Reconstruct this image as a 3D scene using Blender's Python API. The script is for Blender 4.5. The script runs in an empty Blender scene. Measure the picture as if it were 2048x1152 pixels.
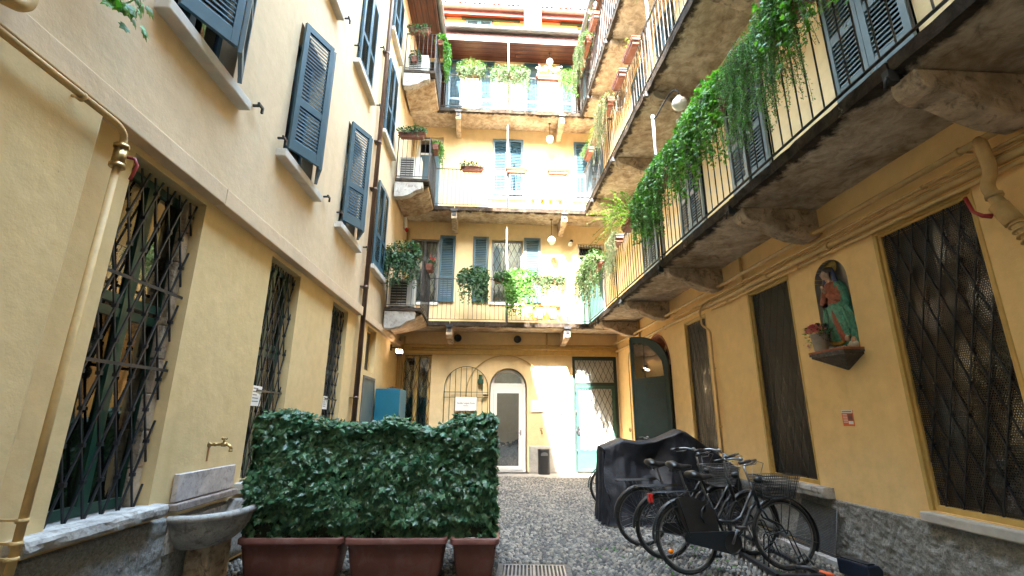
import bpy, bmesh, math, random
import numpy as np
from mathutils import Matrix, Vector, noise
R = math.radians
random.seed(7)
rng = np.random.default_rng(11)
SC = bpy.context.scene
COL = SC.collection

# ------------------------------------------------------------------ camera
cam_data = bpy.data.cameras.new('camera')
cam_data.sensor_width = 36.0
cam_data.lens = 36.0 * 947.25 / 2048.0
cam_data.clip_start = 0.05
cam_data.clip_end = 400
cam = bpy.data.objects.new('camera', cam_data)
COL.objects.link(cam)
PITCH, YAW, ROLL = 0.2707485, 0.0386247, 0.0062498
_f = Vector((math.sin(YAW)*math.cos(PITCH), math.cos(YAW)*math.cos(PITCH), math.sin(PITCH)))
_r0 = Vector((math.cos(YAW), -math.sin(YAW), 0))
_u0 = _r0.cross(_f)
_r = math.cos(ROLL)*_r0 + math.sin(ROLL)*_u0
_u = -math.sin(ROLL)*_r0 + math.cos(ROLL)*_u0
_m = Matrix((_r, _u, -_f)).transposed().to_4x4()
_m.translation = (0, 0, 1.5)
cam.matrix_world = _m
SC.camera = cam

# ------------------------------------------------------------------ sky, sun, exposure
SUN_ELEV = math.atan2(1.10, math.hypot(0.29, 1.0))
SUN_AZ = math.atan2(-0.29, -1.0)                  # the sun stands behind the camera, a little to the left
world = bpy.data.worlds.new('World')
SC.world = world
world.use_nodes = True
wn, wl = world.node_tree.nodes, world.node_tree.links
wn.clear()
wo = wn.new('ShaderNodeOutputWorld')
wb = wn.new('ShaderNodeBackground')
ws = wn.new('ShaderNodeTexSky')
ws.sky_type = 'NISHITA'
ws.sun_disc = False
ws.sun_elevation = SUN_ELEV
ws.sun_rotation = SUN_AZ % (2*math.pi)
ws.air_density = 3.0
ws.dust_density = 2.0
ws.ozone_density = 3.0
wb.inputs['Strength'].default_value = 0.15
wl.new(ws.outputs[0], wb.inputs['Color'])
wl.new(wb.outputs[0], wo.inputs['Surface'])
sun_data = bpy.data.lights.new('sun', 'SUN')
sun_data.energy = 2.0
sun_data.angle = R(0.5)
sun_data.color = (1.0, 0.93, 0.82)
sun = bpy.data.objects.new('sun', sun_data)
COL.objects.link(sun)
sun.location = (-6, -20, 30)
sun.rotation_euler = Vector((0.29, 1.0, -1.10)).to_track_quat('-Z', 'Y').to_euler()
SC.view_settings.view_transform = 'Standard'
SC.view_settings.look = 'None'
SC.view_settings.gamma = 1.0
SC.view_settings.exposure = 5.3
SC.cycles.max_bounces = 10
SC.cycles.diffuse_bounces = 7
SC.cycles.glossy_bounces = 4
SC.cycles.transparent_max_bounces = 24
SC.cycles.caustics_reflective = False
SC.cycles.caustics_refractive = False
SC.cycles.sample_clamp_indirect = 8.0

# ------------------------------------------------------------------ mesh builder
class MB:
    """collects faces, then links them as ONE mesh object"""
    def __init__(s): s.v = []; s.f = []; s.m = []; s.s = []
    def add(s, vs, fs, m=0, smooth=False):
        b = len(s.v)
        s.v.extend(tuple(p) for p in vs)
        for f in fs:
            s.f.append(tuple(b+i for i in f)); s.m.append(m); s.s.append(smooth)
        return s
    def box(s, x0, x1, y0, y1, z0, z1, m=0):
        return s.add([(x0,y0,z0),(x1,y0,z0),(x1,y1,z0),(x0,y1,z0),(x0,y0,z1),(x1,y0,z1),(x1,y1,z1),(x0,y1,z1)],
              [(0,3,2,1),(4,5,6,7),(0,1,5,4),(1,2,6,5),(2,3,7,6),(3,0,4,7)], m)
    def bar(s, p, q, w, h, up=(0,0,1), m=0):
        p, q = Vector(p), Vector(q); d = (q-p).normalized(); up = Vector(up)
        a = d.cross(up)
        if a.length < 1e-4: a = d.cross(Vector((1,0,0)))
        a.normalize(); b = a.cross(d)
        a, b = a*w/2, b*h/2
        vs = [p-a-b, p+a-b, p+a+b, p-a+b, q-a-b, q+a-b, q+a+b, q-a+b]
        return s.add(vs, [(3,2,1,0),(4,5,6,7),(0,1,5,4),(1,2,6,5),(2,3,7,6),(3,0,4,7)], m)
    def tube(s, pts, r, n=8, m=0, closed=False, caps=True, flat=1.0):
        pts = [Vector(p) for p in pts]; N = len(pts)
        rs = r if isinstance(r, (list, tuple)) else [r]*N
        vs = []; prev = None
        for i, p in enumerate(pts):
            if closed: t = (pts[(i+1) % N]-pts[i-1]).normalized()
            else: t = (pts[min(i+1, N-1)]-pts[max(i-1, 0)]).normalized()
            if prev is None:
                a = Vector((0,0,1)) if abs(t.z) < .9 else Vector((1,0,0))
                x = t.cross(a).normalized()
            else:
                x = (prev - t*prev.dot(t)).normalized()
            prev = x; y = t.cross(x)
            for k in range(n):
                c, sn = math.cos(2*math.pi*k/n), math.sin(2*math.pi*k/n)
                vs.append(p + x*rs[i]*c + y*rs[i]*sn*flat)
        fs = []
        for i in range(N if closed else N-1):
            j = (i+1) % N
            for k in range(n):
                fs.append((i*n+k, i*n+(k+1) % n, j*n+(k+1) % n, j*n+k))
        s.add(vs, fs, m, True)
        if caps and not closed:
            b = len(s.v)-len(vs)
            s.f.append(tuple(b+k for k in reversed(range(n)))); s.m.append(m); s.s.append(False)
            s.f.append(tuple(b+(N-1)*n+k for k in range(n))); s.m.append(m); s.s.append(False)
        return s
    def lathe(s, prof, c=(0,0,0), n=24, m=0, a0=0, a1=2*math.pi, ax=None, smooth=True):
        """prof: list of (radius, height); ax: 3x3 matrix for another axis"""
        full = abs(a1-a0-2*math.pi) < 1e-6
        K = n if full else n+1
        vs = []
        for (r, h) in prof:
            for k in range(K):
                a = a0+(a1-a0)*k/n
                p = Vector((r*math.cos(a), r*math.sin(a), h))
                if ax is not None: p = ax @ p
                vs.append(p+Vector(c))
        fs = []
        for i in range(len(prof)-1):
            for k in range(n):
                k2 = (k+1) % K
                fs.append((i*K+k, i*K+k2, (i+1)*K+k2, (i+1)*K+k))
        return s.add(vs, fs, m, smooth)
    def prism(s, poly, axis, t0, t1, m=0):
        """poly: 2D points; axis 'y' puts (a,b) at x,z and extrudes along y; 'x' puts at y,z; 'z' puts at x,y"""
        def P(a, b, t): return {'y': (a,t,b), 'x': (t,a,b), 'z': (a,b,t)}[axis]
        n = len(poly)
        vs = [P(a,b,t0) for a,b in poly]+[P(a,b,t1) for a,b in poly]
        fs = [tuple(range(n)), tuple(reversed(range(n, 2*n)))]+[(i, n+i, n+(i+1) % n, (i+1) % n) for i in range(n)]
        return s.add(vs, fs, m)
    def ball(s, c, r, m=0, n=12, sq=(1,1,1)):
        prof = []
        vs = []; K = n
        for i in range(n//2+1):
            a = math.pi*i/(n//2)
            for k in range(K):
                b = 2*math.pi*k/K
                vs.append((c[0]+r*sq[0]*math.sin(a)*math.cos(b), c[1]+r*sq[1]*math.sin(a)*math.sin(b), c[2]+r*sq[2]*math.cos(a)))
        fs = []
        for i in range(n//2):
            for k in range(K):
                fs.append((i*K+k, (i+1)*K+k, (i+1)*K+(k+1) % K, i*K+(k+1) % K))
        return s.add(vs, fs, m, True)
    def build(s, name, mats, parent=None, bevel=0, label=None, fix=True, kind=None):
        me = bpy.data.meshes.new(name)
        me.from_pydata([tuple(p) for p in s.v], [], s.f)
        if not isinstance(mats, (list, tuple)): mats = [mats]
        for m in mats: me.materials.append(m)
        me.polygons.foreach_set('material_index', s.m)
        me.polygons.foreach_set('use_smooth', s.s)
        if fix:
            bm = bmesh.new(); bm.from_mesh(me)
            bmesh.ops.remove_doubles(bm, verts=bm.verts, dist=1e-5)
            bmesh.ops.recalc_face_normals(bm, faces=bm.faces)
            bm.to_mesh(me); bm.free()
        me.update()
        return link(name, me, parent, bevel, label, kind)

def link(name, me, parent=None, bevel=0, label=None, kind=None):
    o = bpy.data.objects.new(name, me)
    COL.objects.link(o)
    if parent is not None: o.parent = parent
    if bevel:
        b = o.modifiers.new('bevel', 'BEVEL'); b.width = bevel; b.segments = 2
        b.limit_method = 'ANGLE'; b.angle_limit = R(40); b.harden_normals = False
    if label: o['label'] = label
    if kind: o['kind'] = kind
    return o

def tag(o, label, cat, group=None):
    o['label'] = label; o['category'] = cat
    if group: o['group'] = group
    return o

def thing(name, label, cat, mat=None, group=None):
    """an Empty at the thing's base, its parts are parented to it"""
    o = bpy.data.objects.new(name, None)
    o.empty_display_size = .1
    COL.objects.link(o)
    if mat is not None: o.matrix_world = mat
    return tag(o, label, cat, group)

def structure(name, mb, mats, kind='structure'):
    o = mb.build(name, mats); o['kind'] = kind
    return o

def kids(o): return [c for c in bpy.data.objects if c.parent == o]

def copy_tree(o, parent=None):
    ch = kids(o)
    c = o.copy(); COL.objects.link(c)
    if parent is not None: c.parent = parent
    for k in ch: copy_tree(k, c)
    return c

def np_mesh(name, V, F, mats, parent=None, smooth=False, mi=None):
    """fast mesh from numpy arrays: V (n,3), F (m,k)"""
    me = bpy.data.meshes.new(name)
    n, (m, k) = len(V), F.shape
    me.vertices.add(n); me.vertices.foreach_set('co', V.astype(np.float32).ravel())
    me.loops.add(m*k); me.loops.foreach_set('vertex_index', F.astype(np.int32).ravel())
    me.polygons.add(m)
    me.polygons.foreach_set('loop_start', np.arange(0, m*k, k, dtype=np.int32))
    me.polygons.foreach_set('loop_total', np.full(m, k, dtype=np.int32))
    for q in (mats if isinstance(mats, (list, tuple)) else [mats]): me.materials.append(q)
    if mi is not None: me.polygons.foreach_set('material_index', mi.astype(np.int32))
    me.polygons.foreach_set('use_smooth', np.full(m, smooth, dtype=bool))
    me.update(calc_edges=True)
    me.validate()
    return link(name, me, parent)

# ------------------------------------------------------------------ the three walls' frames
# local x runs along the wall, local -y comes out of the wall, z is up
XL = -2.84
A_R, A_B = -0.02283, 0.02162
P_B = Vector((2.434, 14.468, 0)); P_R = Vector((3.833, 14.498, 0))
F_L = Matrix.Translation((XL, 0, 0)) @ Matrix.Rotation(R(90), 4, 'Z')
F_B = Matrix.Translation(P_B) @ Matrix.Rotation(A_B, 4, 'Z')
F_R = Matrix.Translation(P_R) @ Matrix.Rotation(math.atan2(-math.cos(A_R), -math.sin(A_R)), 4, 'Z')
def at(F, s, off=0, z=0, rz=0):
    return F @ Matrix.Translation((s, -off, z)) @ Matrix.Rotation(rz, 4, 'Z')
# ------------------------------------------------------------------ materials
def nmat(name):
    m = bpy.data.materials.new(name); m.use_nodes = True
    nt = m.node_tree; nt.nodes.clear()
    out = nt.nodes.new('ShaderNodeOutputMaterial')
    return m, nt, out
def N(nt, t, **kw):
    n = nt.nodes.new(t)
    for k, v in kw.items():
        if k.startswith('_'): setattr(n, k[1:], v)
        else: n.inputs[k.replace('0', ' ') if k not in n.inputs else k].default_value = v
    return n
def L(nt, a, b): nt.links.new(a, b)
def coords(nt, scale=(1,1,1), kind='Object'):
    tc = N(nt, 'ShaderNodeTexCoord'); mp = N(nt, 'ShaderNodeMapping')
    mp.inputs['Scale'].default_value = scale
    L(nt, tc.outputs[kind], mp.inputs['Vector'])
    return mp.outputs[0]
def noise_n(nt, vec, scale, detail=4, rough=.55, dist=0):
    n = N(nt, 'ShaderNodeTexNoise')
    n.inputs['Scale'].default_value = scale; n.inputs['Detail'].default_value = detail
    n.inputs['Roughness'].default_value = rough; n.inputs['Distortion'].default_value = dist
    L(nt, vec, n.inputs['Vector']); return n.outputs['Fac']
def ramp(nt, fac, stops):
    r = N(nt, 'ShaderNodeValToRGB'); e = r.color_ramp.elements
    while len(e) < len(stops): e.new(.5)
    for i, (p, c) in enumerate(stops):
        e[i].position = p; e[i].color = (*c, 1) if len(c) == 3 else c
    L(nt, fac, r.inputs[0]); return r.outputs[0]
def mix(nt, a, b, fac, mode='MIX'):
    m = N(nt, 'ShaderNodeMix', _data_type='RGBA', _blend_type=mode)
    for sock, v in ((m.inputs[6], a), (m.inputs[7], b), (m.inputs[0], fac)):
        if hasattr(v, 'default_value') or hasattr(v, 'is_linked'): L(nt, v, sock)
        else: sock.default_value = (*v, 1) if isinstance(v, (tuple, list)) and len(v) == 3 else v
    return m.outputs[2]
def bump(nt, h, strength=.3, dist=.01, normal=None):
    b = N(nt, 'ShaderNodeBump'); b.inputs['Strength'].default_value = strength; b.inputs['Distance'].default_value = dist
    L(nt, h, b.inputs['Height'])
    if normal is not None: L(nt, normal, b.inputs['Normal'])
    return b.outputs[0]
def principled(nt, out, color, rough=.6, metal=0, spec=.5, normal=None):
    p = N(nt, 'ShaderNodeBsdfPrincipled')
    if isinstance(color, tuple): p.inputs['Base Color'].default_value = (*color, 1)
    else: L(nt, color, p.inputs['Base Color'])
    if isinstance(rough, (int, float)): p.inputs['Roughness'].default_value = rough
    else: L(nt, rough, p.inputs['Roughness'])
    p.inputs['Metallic'].default_value = metal
    p.inputs['Specular IOR Level'].default_value = spec
    if normal is not None: L(nt, normal, p.inputs['Normal'])
    L(nt, p.outputs[0], out.inputs['Surface'])
    return p
def simple(name, c, rough=.6, metal=0, spec=.5, var=.25, scale=6, bs=60, bstr=.15, bd=.004, dirt=None):
    m, nt, out = nmat(name)
    v = coords(nt)
    n1 = noise_n(nt, v, scale, 5, .6)
    dk = tuple(x*(1-var) for x in c); lt = tuple(min(1, x*(1+var)) for x in c)
    col = ramp(nt, n1, [(.3, dk), (.7, lt)])
    if dirt:
        n3 = noise_n(nt, v, scale*1.7, 6, .7, .6)
        f = ramp(nt, n3, [(.5, (0,0,0)), (.68, (1,1,1))])
        col = mix(nt, col, dirt, f)
    n2 = noise_n(nt, v, bs, 4, .6)
    principled(nt, out, col, rough, metal, spec, bump(nt, n2, bstr, bd))
    return m

def plaster(name, a, b, stain, streak=.35, bstr=.25):
    m, nt, out = nmat(name)
    v = coords(nt)
    big = noise_n(nt, v, .7, 5, .6, .4)
    mid = noise_n(nt, v, 5, 6, .65)
    vs = coords(nt, (5, 5, .35)); st = noise_n(nt, vs, 1.0, 5, .6)
    col = ramp(nt, big, [(.3, a), (.7, b)])
    col = mix(nt, col, stain, ramp(nt, st, [(.52, (0,0,0)), (.8, (streak,)*3)]))
    g = ramp(nt, mid, [(.35, (.93,)*3), (.65, (1.04,)*3)])
    col = mix(nt, col, g, 1.0, 'MULTIPLY')
    spots = noise_n(nt, v, 26, 3, .6)
    col = mix(nt, col, tuple(x*.62 for x in stain), ramp(nt, spots, [(.735, (0,0,0)), (.77, (.7,.7,.7))]))
    f = noise_n(nt, v, 90, 5, .7); w = noise_n(nt, v, 6, 4, .6)
    nb = bump(nt, w, .25, .03, bump(nt, f, bstr, .004))
    principled(nt, out, col, .88, 0, .25, nb)
    return m

M = {}
M['plaster'] = plaster('ochre plaster', (.86,.59,.275), (.88,.63,.31), (.77,.50,.22))
M['plaster_up'] = plaster('cream upper plaster', (.56,.435,.285), (.605,.48,.33), (.48,.35,.20), .3)
M['plaster_l'] = plaster('beige ochre plaster', (.655,.485,.245), (.70,.53,.285), (.57,.40,.185))
M['plaster_b'] = plaster('lightened rear plaster', (.72,.54,.30), (.77,.60,.36), (.62,.44,.22), .25)  # ochre made paler, the stronger light on the end wall is in the colour
M['plaster_ledge'] = plaster('ledge plaster', (.58,.44,.30), (.63,.49,.34), (.52,.40,.24), .4)
M['ochre_paint'] = simple('ochre paint', (.55,.36,.11), .5, var=.12, scale=9, bs=30, bstr=.1)
M['pipe'] = simple('pipe paint', (.52,.345,.145), .62, var=.14, scale=7, bs=40, bstr=.08, bd=.002, dirt=(.44,.30,.13))
M['orange'] = simple('orange niche paint', (.72,.36,.05), .7, var=.1)
def stucco():
    m, nt, out = nmat('rough grey stucco')
    v = coords(nt)
    a = noise_n(nt, v, 3, 5, .6); b = noise_n(nt, v, 40, 6, .7, .8)
    col = ramp(nt, a, [(.3, (.29,.285,.275)), (.7, (.33,.325,.315))])
    col = mix(nt, col, ramp(nt, b, [(.35, (.55,.55,.55)), (.65, (1.25,1.25,1.25))]), 1.0, 'MULTIPLY')
    f = noise_n(nt, v, 140, 5, .7)
    principled(nt, out, col, .95, 0, .2, bump(nt, b, .8, .012, bump(nt, f, .5, .004)))
    return m
M['stucco'] = stucco()
M['stucco_pale'] = simple('pale grey stucco', (.42,.40,.37), .95, var=.2, scale=3, bs=55, bstr=.9, bd=.02, spec=.2)
M['stone'] = simple('weathered sill stone', (.40,.38,.36), .9, var=.28, scale=7, bs=34, bstr=.6, bd=.012, spec=.25, dirt=(.17,.15,.13))
M['sillstone'] = simple('pale sill stone', (.50,.47,.43), .85, var=.15, scale=6, bs=45, bstr=.3, bd=.006, spec=.25)
M['marble'] = simple('veined marble', (.46,.41,.39), .6, var=.25, scale=9, bs=20, bstr=.1, dirt=(.26,.21,.20))
def slab_mat():
    m, nt, out = nmat('balcony stone')
    v = coords(nt)
    a = noise_n(nt, v, 1.3, 7, .65, .6); b = noise_n(nt, v, 6, 8, .7, .5)
    col = ramp(nt, a, [(.34, (.22,.15,.10)), (.5, (.40,.32,.24)), (.66, (.54,.49,.42))])
    col = mix(nt, col, ramp(nt, b, [(.35, (.6,.52,.45)), (.62, (1.15,1.15,1.12))]), 1.0, 'MULTIPLY')
    c = noise_n(nt, v, 2.6, 6, .7, 1.2)
    col = mix(nt, col, (.05,.035,.025), ramp(nt, c, [(.60, (0,0,0)), (.70, (.85,)*3)]))
    f = noise_n(nt, v, 70, 6, .7)
    principled(nt, out, col, .95, 0, .2, bump(nt, b, .6, .03, bump(nt, f, .5, .006)))
    return m
M['slab'] = slab_mat()
def slab_dark():
    m, nt, out = nmat('moss blackened stone edge')
    v = coords(nt)
    a = noise_n(nt, v, 5, 7, .7, .5); f = noise_n(nt, v, 60, 6, .7)
    col = ramp(nt, a, [(.35, (.022,.017,.013)), (.55, (.06,.045,.034)), (.72, (.17,.135,.10))])
    principled(nt, out, col, .95, 0, .2, bump(nt, a, .7, .03, bump(nt, f, .6, .008)))
    return m
M['slab_dark'] = slab_dark()
M['concrete'] = simple('pale concrete bracket', (.38,.36,.34), .9, var=.3, scale=5, bs=40, bstr=.4, bd=.01, dirt=(.16,.13,.11))
M['bracket'] = simple('stone bracket', (.46,.36,.26), .92, var=.4, scale=5, bs=26, bstr=.6, bd=.02, dirt=(.13,.09,.065))
M['shutter'] = simple('petrol blue shutter paint', (.032,.080,.112), .42, var=.14, scale=4, bs=40, bstr=.08)
M['shutter_up'] = simple('toned down upper shutter paint', (.022,.072,.115), .45, var=.14, scale=4, bs=40, bstr=.08)  # shutter blue darkened in the colour to offset sun on upper floors
M['shutter_g'] = simple('grey green shutter paint', (.095,.135,.15), .5, var=.14, scale=4, bs=40, bstr=.08)
M['iron'] = simple('wrought iron', (.028,.029,.034), .5, .35, var=.3, scale=14, bs=60, bstr=.25, bd=.002)
M['rail'] = simple('dark rail paint', (.026,.026,.03), .45, .2, var=.3, scale=9, bs=50, bstr=.2, bd=.002, dirt=(.06,.035,.022))
M['dim_iron'] = simple('dusty grey iron', (.034,.031,.030), .8, var=.3, scale=9)
M['galv'] = simple('galvanised tube', (.55,.56,.58), .35, .7, var=.15, scale=12)
M['lead'] = simple('grey gutter metal', (.16,.165,.175), .45, .5, var=.2, scale=4)
M['copper'] = simple('brown painted drain pipe', (.085,.048,.036), .35, .3, var=.2, scale=3)
M['green_frame'] = simple('dark green frame paint', (.012,.055,.035), .4, var=.2, scale=8)
M['green_door'] = simple('green door paint', (.030,.095,.085), .45, var=.15, scale=5)
M['dark_green'] = simple('blackened green door paint', (.018,.042,.042), .5, var=.25, scale=5, dirt=(.035,.04,.035))
M['teal'] = simple('teal cabinet paint', (.010,.13,.20), .42, var=.06, scale=3)
M['white'] = simple('white frame paint', (.78,.78,.78), .35, var=.03, scale=4, bstr=.03)
M['offwhite'] = simple('off white plastic', (.62,.60,.56), .45, var=.08, scale=4, bstr=.03)
M['black_plastic'] = simple('black plastic', (.022,.023,.026), .45, var=.2, scale=5)
M['dark'] = simple('dark room', (.012,.011,.010), .95, var=.3, scale=2, spec=.05)  # near-black colour stands in for unlit rooms
M['curtain'] = simple('white curtain cloth', (.62,.61,.58), .9, var=.06, scale=2)
M['brown_curtain'] = simple('red brown curtain cloth', (.25,.085,.045), .9, var=.12, scale=2)
M['green_sheet'] = simple('dull green inner sheet', (.06,.10,.075), .7, var=.2, scale=2)
M['paper'] = simple('white paper', (.80,.79,.78), .6, var=.03)
M['ink'] = simple('dark print ink', (.03,.035,.06), .6, var=.1)
M['orange_ink'] = simple('orange print ink', (.78,.14,.04), .55, var=.1)
M['red'] = simple('red enamel', (.30,.02,.025), .4, var=.15)
M['plastic_red'] = simple('red reflector', (.45,.015,.012), .25, var=.1)
M['amber'] = simple('amber reflector', (.85,.22,.01), .25, var=.1)
M['brass'] = simple('tarnished brass', (.36,.25,.11), .35, .9, var=.35, scale=30)
M['steel'] = simple('bike steel', (.22,.22,.23), .35, .8, var=.2, scale=20)
M['terracotta'] = simple('terracotta', (.21,.070,.042), .75, var=.15, scale=5, bs=50, bstr=.2, dirt=(.25,.13,.10))
M['planter'] = simple('brown terracotta plastic', (.155,.052,.040), .55, var=.25, scale=3, bs=60, bstr=.15, bd=.002, dirt=(.19,.095,.08))
M['soil'] = simple('potting soil', (.030,.022,.016), .98, var=.3, scale=30, bs=40, bstr=.9, bd=.02)
M['stem'] = simple('plant stem', (.10,.075,.04), .8, var=.2)
M['wood_red'] = None
def wood():
    m, nt, out = nmat('red brown eave boards')
    v = coords(nt, (1.2, 14, 14)); a = noise_n(nt, v, 1.6, 6, .65, .8)
    v2 = coords(nt)
    tc = N(nt, 'ShaderNodeTexWave', _wave_type='BANDS', _bands_direction='Y')
    tc.inputs['Scale'].default_value = 1.6; tc.inputs['Distortion'].default_value = 0
    L(nt, v2, tc.inputs['Vector'])
    col = ramp(nt, a, [(.3, (.045,.014,.009)), (.55, (.11,.036,.020)), (.75, (.17,.065,.036))])
    gap = ramp(nt, tc.outputs['Fac'], [(.02, (.25,.25,.25)), (.08, (1,1,1))])
    col = mix(nt, col, gap, 1.0, 'MULTIPLY')
    principled(nt, out, col, .45, 0, .4, bump(nt, a, .2, .005))
    return m
M['wood'] = wood()
M['fascia'] = simple('dark red fascia paint', (.06,.018,.020), .38, var=.2, scale=4)
M['tile'] = simple('roof tile', (.36,.12,.07), .85, var=.35, scale=5, bs=30, bstr=.4, bd=.01)
M['cement'] = simple('cement chimney render', (.42,.40,.36), .95, var=.2, scale=4, bs=30, bstr=.4, bd=.01)
def glass_mat(name, tint=(.9,.95,.93), base=.10, rough=.02):
    m, nt, out = nmat(name)
    fr = N(nt, 'ShaderNodeFresnel'); fr.inputs['IOR'].default_value = 1.52
    mx = N(nt, 'ShaderNodeMixShader'); tr = N(nt, 'ShaderNodeBsdfTransparent'); gl = N(nt, 'ShaderNodeBsdfGlossy')
    tr.inputs['Color'].default_value = (*tint, 1); gl.inputs['Roughness'].default_value = rough
    v = coords(nt); nn = noise_n(nt, v, 2.5, 2, .5)
    L(nt, bump(nt, nn, .12, .03), gl.inputs['Normal'])
    ad = N(nt, 'ShaderNodeMath', _operation='MULTIPLY_ADD'); ad.inputs[1].default_value = 1.3; ad.inputs[2].default_value = base
    L(nt, fr.outputs[0], ad.inputs[0])
    L(nt, ad.outputs[0], mx.inputs[0]); L(nt, tr.outputs[0], mx.inputs[1]); L(nt, gl.outputs[0], mx.inputs[2])
    L(nt, mx.outputs[0], out.inputs['Surface'])
    return m
M['glass_soft'] = glass_mat('old window glass', (.85,.9,.87), .16, .02)
M['frost'] = simple('frosted door glass', (.42,.44,.44), .35, var=.1, scale=3)
M['glass'] = glass_mat('window glass')
M['glass_strong'] = glass_mat('old reflective glass', (.6,.6,.55), .42, .02)
M['glass_refl'] = glass_mat('reflective window glass', (.8,.88,.84), .30, .015)
def mesh_mat(name, c, pitch, hole, cdust):
    """perforated sheet: round holes are real transparency, in staggered rows"""
    m, nt, out = nmat(name)
    v = coords(nt, (1/pitch, 1/pitch, 1/pitch))
    sx = N(nt, 'ShaderNodeSeparateXYZ'); L(nt, v, sx.inputs[0])
    def mth(op, a, b=None):
        q = N(nt, 'ShaderNodeMath', _operation=op)
        for i, w in enumerate((a, b)):
            if w is None: continue
            if isinstance(w, (int, float)): q.inputs[i].default_value = w
            else: L(nt, w, q.inputs[i])
        return q.outputs[0]
    row = mth('FLOOR', sx.outputs['Z'])
    xo = mth('ADD', sx.outputs['X'], mth('MULTIPLY', row, .5))
    fx = mth('SUBTRACT', mth('FRACT', xo), .5); fz = mth('SUBTRACT', mth('FRACT', sx.outputs['Z']), .5)
    d = mth('SQRT', mth('ADD', mth('MULTIPLY', fx, fx), mth('MULTIPLY', fz, fz)))
    holef = mth('LESS_THAN', d, hole)
    vn = coords(nt); dn = noise_n(nt, vn, 3, 5, .6)
    col = ramp(nt, dn, [(.35, c), (.7, cdust)])
    p = N(nt, 'ShaderNodeBsdfPrincipled'); L(nt, col, p.inputs['Base Color'])
    p.inputs['Roughness'].default_value = .55; p.inputs['Metallic'].default_value = .2
    tr = N(nt, 'ShaderNodeBsdfTransparent'); mx = N(nt, 'ShaderNodeMixShader')
    L(nt, holef, mx.inputs[0]); L(nt, p.outputs[0], mx.inputs[1]); L(nt, tr.outputs[0], mx.inputs[2])
    L(nt, mx.outputs[0], out.inputs['Surface'])
    return m
M['perf'] = mesh_mat('perforated brown sheet', (.034,.026,.019), .020, .40, (.075,.057,.040))
M['perf_grey'] = mesh_mat('fine grey mesh', (.026,.023,.022), .012, .28, (.045,.041,.039))
M['perf_panel'] = mesh_mat('grey wire mesh', (.05,.055,.06), .016, .30, (.08,.085,.09))
def leaf_mat(name, c1, c2, c3, rough=.42, tr=.25):
    m, nt, out = nmat(name)
    g = N(nt, 'ShaderNodeNewGeometry')
    col = ramp(nt, g.outputs['Random Per Island'], [(.0, c1), (.5, c2), (1.0, c3)])
    p = N(nt, 'ShaderNodeBsdfPrincipled'); L(nt, col, p.inputs['Base Color'])
    p.inputs['Roughness'].default_value = rough; p.inputs['Specular IOR Level'].default_value = .5
    t = N(nt, 'ShaderNodeBsdfTranslucent')
    tc = mix(nt, col, (1.5, 1.7, .5), .6, 'MULTIPLY'); L(nt, tc, t.inputs['Color'])
    mx = N(nt, 'ShaderNodeMixShader'); mx.inputs[0].default_value = tr
    L(nt, p.outputs[0], mx.inputs[1]); L(nt, t.outputs[0], mx.inputs[2])
    L(nt, mx.outputs[0], out.inputs['Surface'])
    return m
M['hedge'] = leaf_mat('glossy ivy leaf', (.018,.070,.034), (.036,.118,.054), (.080,.185,.085), .36, .15)
M['ivy'] = leaf_mat('bright ivy leaf', (.04,.14,.016), (.08,.25,.026), (.16,.36,.045), .45, .38)
M['vine'] = leaf_mat('small vine leaf', (.028,.11,.016), (.065,.205,.026), (.13,.30,.045), .5, .3)
M['pale_vine'] = leaf_mat('pale trailing leaf', (.020,.058,.017), (.045,.098,.028), (.10,.150,.058), .55, .3)
M['lime'] = leaf_mat('lime green leaf', (.07,.17,.015), (.115,.24,.02), (.18,.29,.028), .5, .45)
M['dark_leaf'] = leaf_mat('dark balcony leaf', (.015,.055,.02), (.03,.095,.03), (.06,.14,.045), .45, .25)
M['petal_red'] = leaf_mat('red petals', (.45,.01,.02), (.6,.02,.03), (.7,.03,.06), .6, .25)
M['petal_pink'] = leaf_mat('pink petals', (.70,.18,.32), (.80,.30,.44), (.85,.48,.58), .6, .25)
M['petal_white'] = leaf_mat('white petals', (.6,.6,.52), (.75,.75,.68), (.8,.8,.75), .6, .25)
M['dry'] = leaf_mat('dry brown leaf', (.16,.10,.05), (.26,.17,.09), (.34,.24,.13), .7, .2)
def pebble_mat():
    m, nt, out = nmat('river pebbles')
    g = N(nt, 'ShaderNodeNewGeometry')
    col = ramp(nt, g.outputs['Random Per Island'], [(.0, (.065,.062,.06)), (.3, (.12,.112,.103)), (.6, (.20,.18,.155)), (.85, (.32,.285,.235)), (1.0, (.10,.095,.092))])
    v = coords(nt); n = noise_n(nt, v, 1.1, 4, .6); n2 = noise_n(nt, v, 60, 4, .6)
    col = mix(nt, col, ramp(nt, n, [(.3, (.72,.70,.68)), (.7, (1.1,1.08,1.04))]), 1.0, 'MULTIPLY')
    principled(nt, out, col, .62, 0, .4, bump(nt, n2, .15, .003))
    return m
M['pebble'] = pebble_mat()
M['dirt'] = simple('packed grit', (.03,.028,.025), .98, var=.4, scale=8, bs=50, bstr=.8, bd=.01)
M['paving'] = simple('worn stone paving', (.30,.27,.235), .9, var=.25, scale=5, bs=40, bstr=.4, bd=.008)
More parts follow.
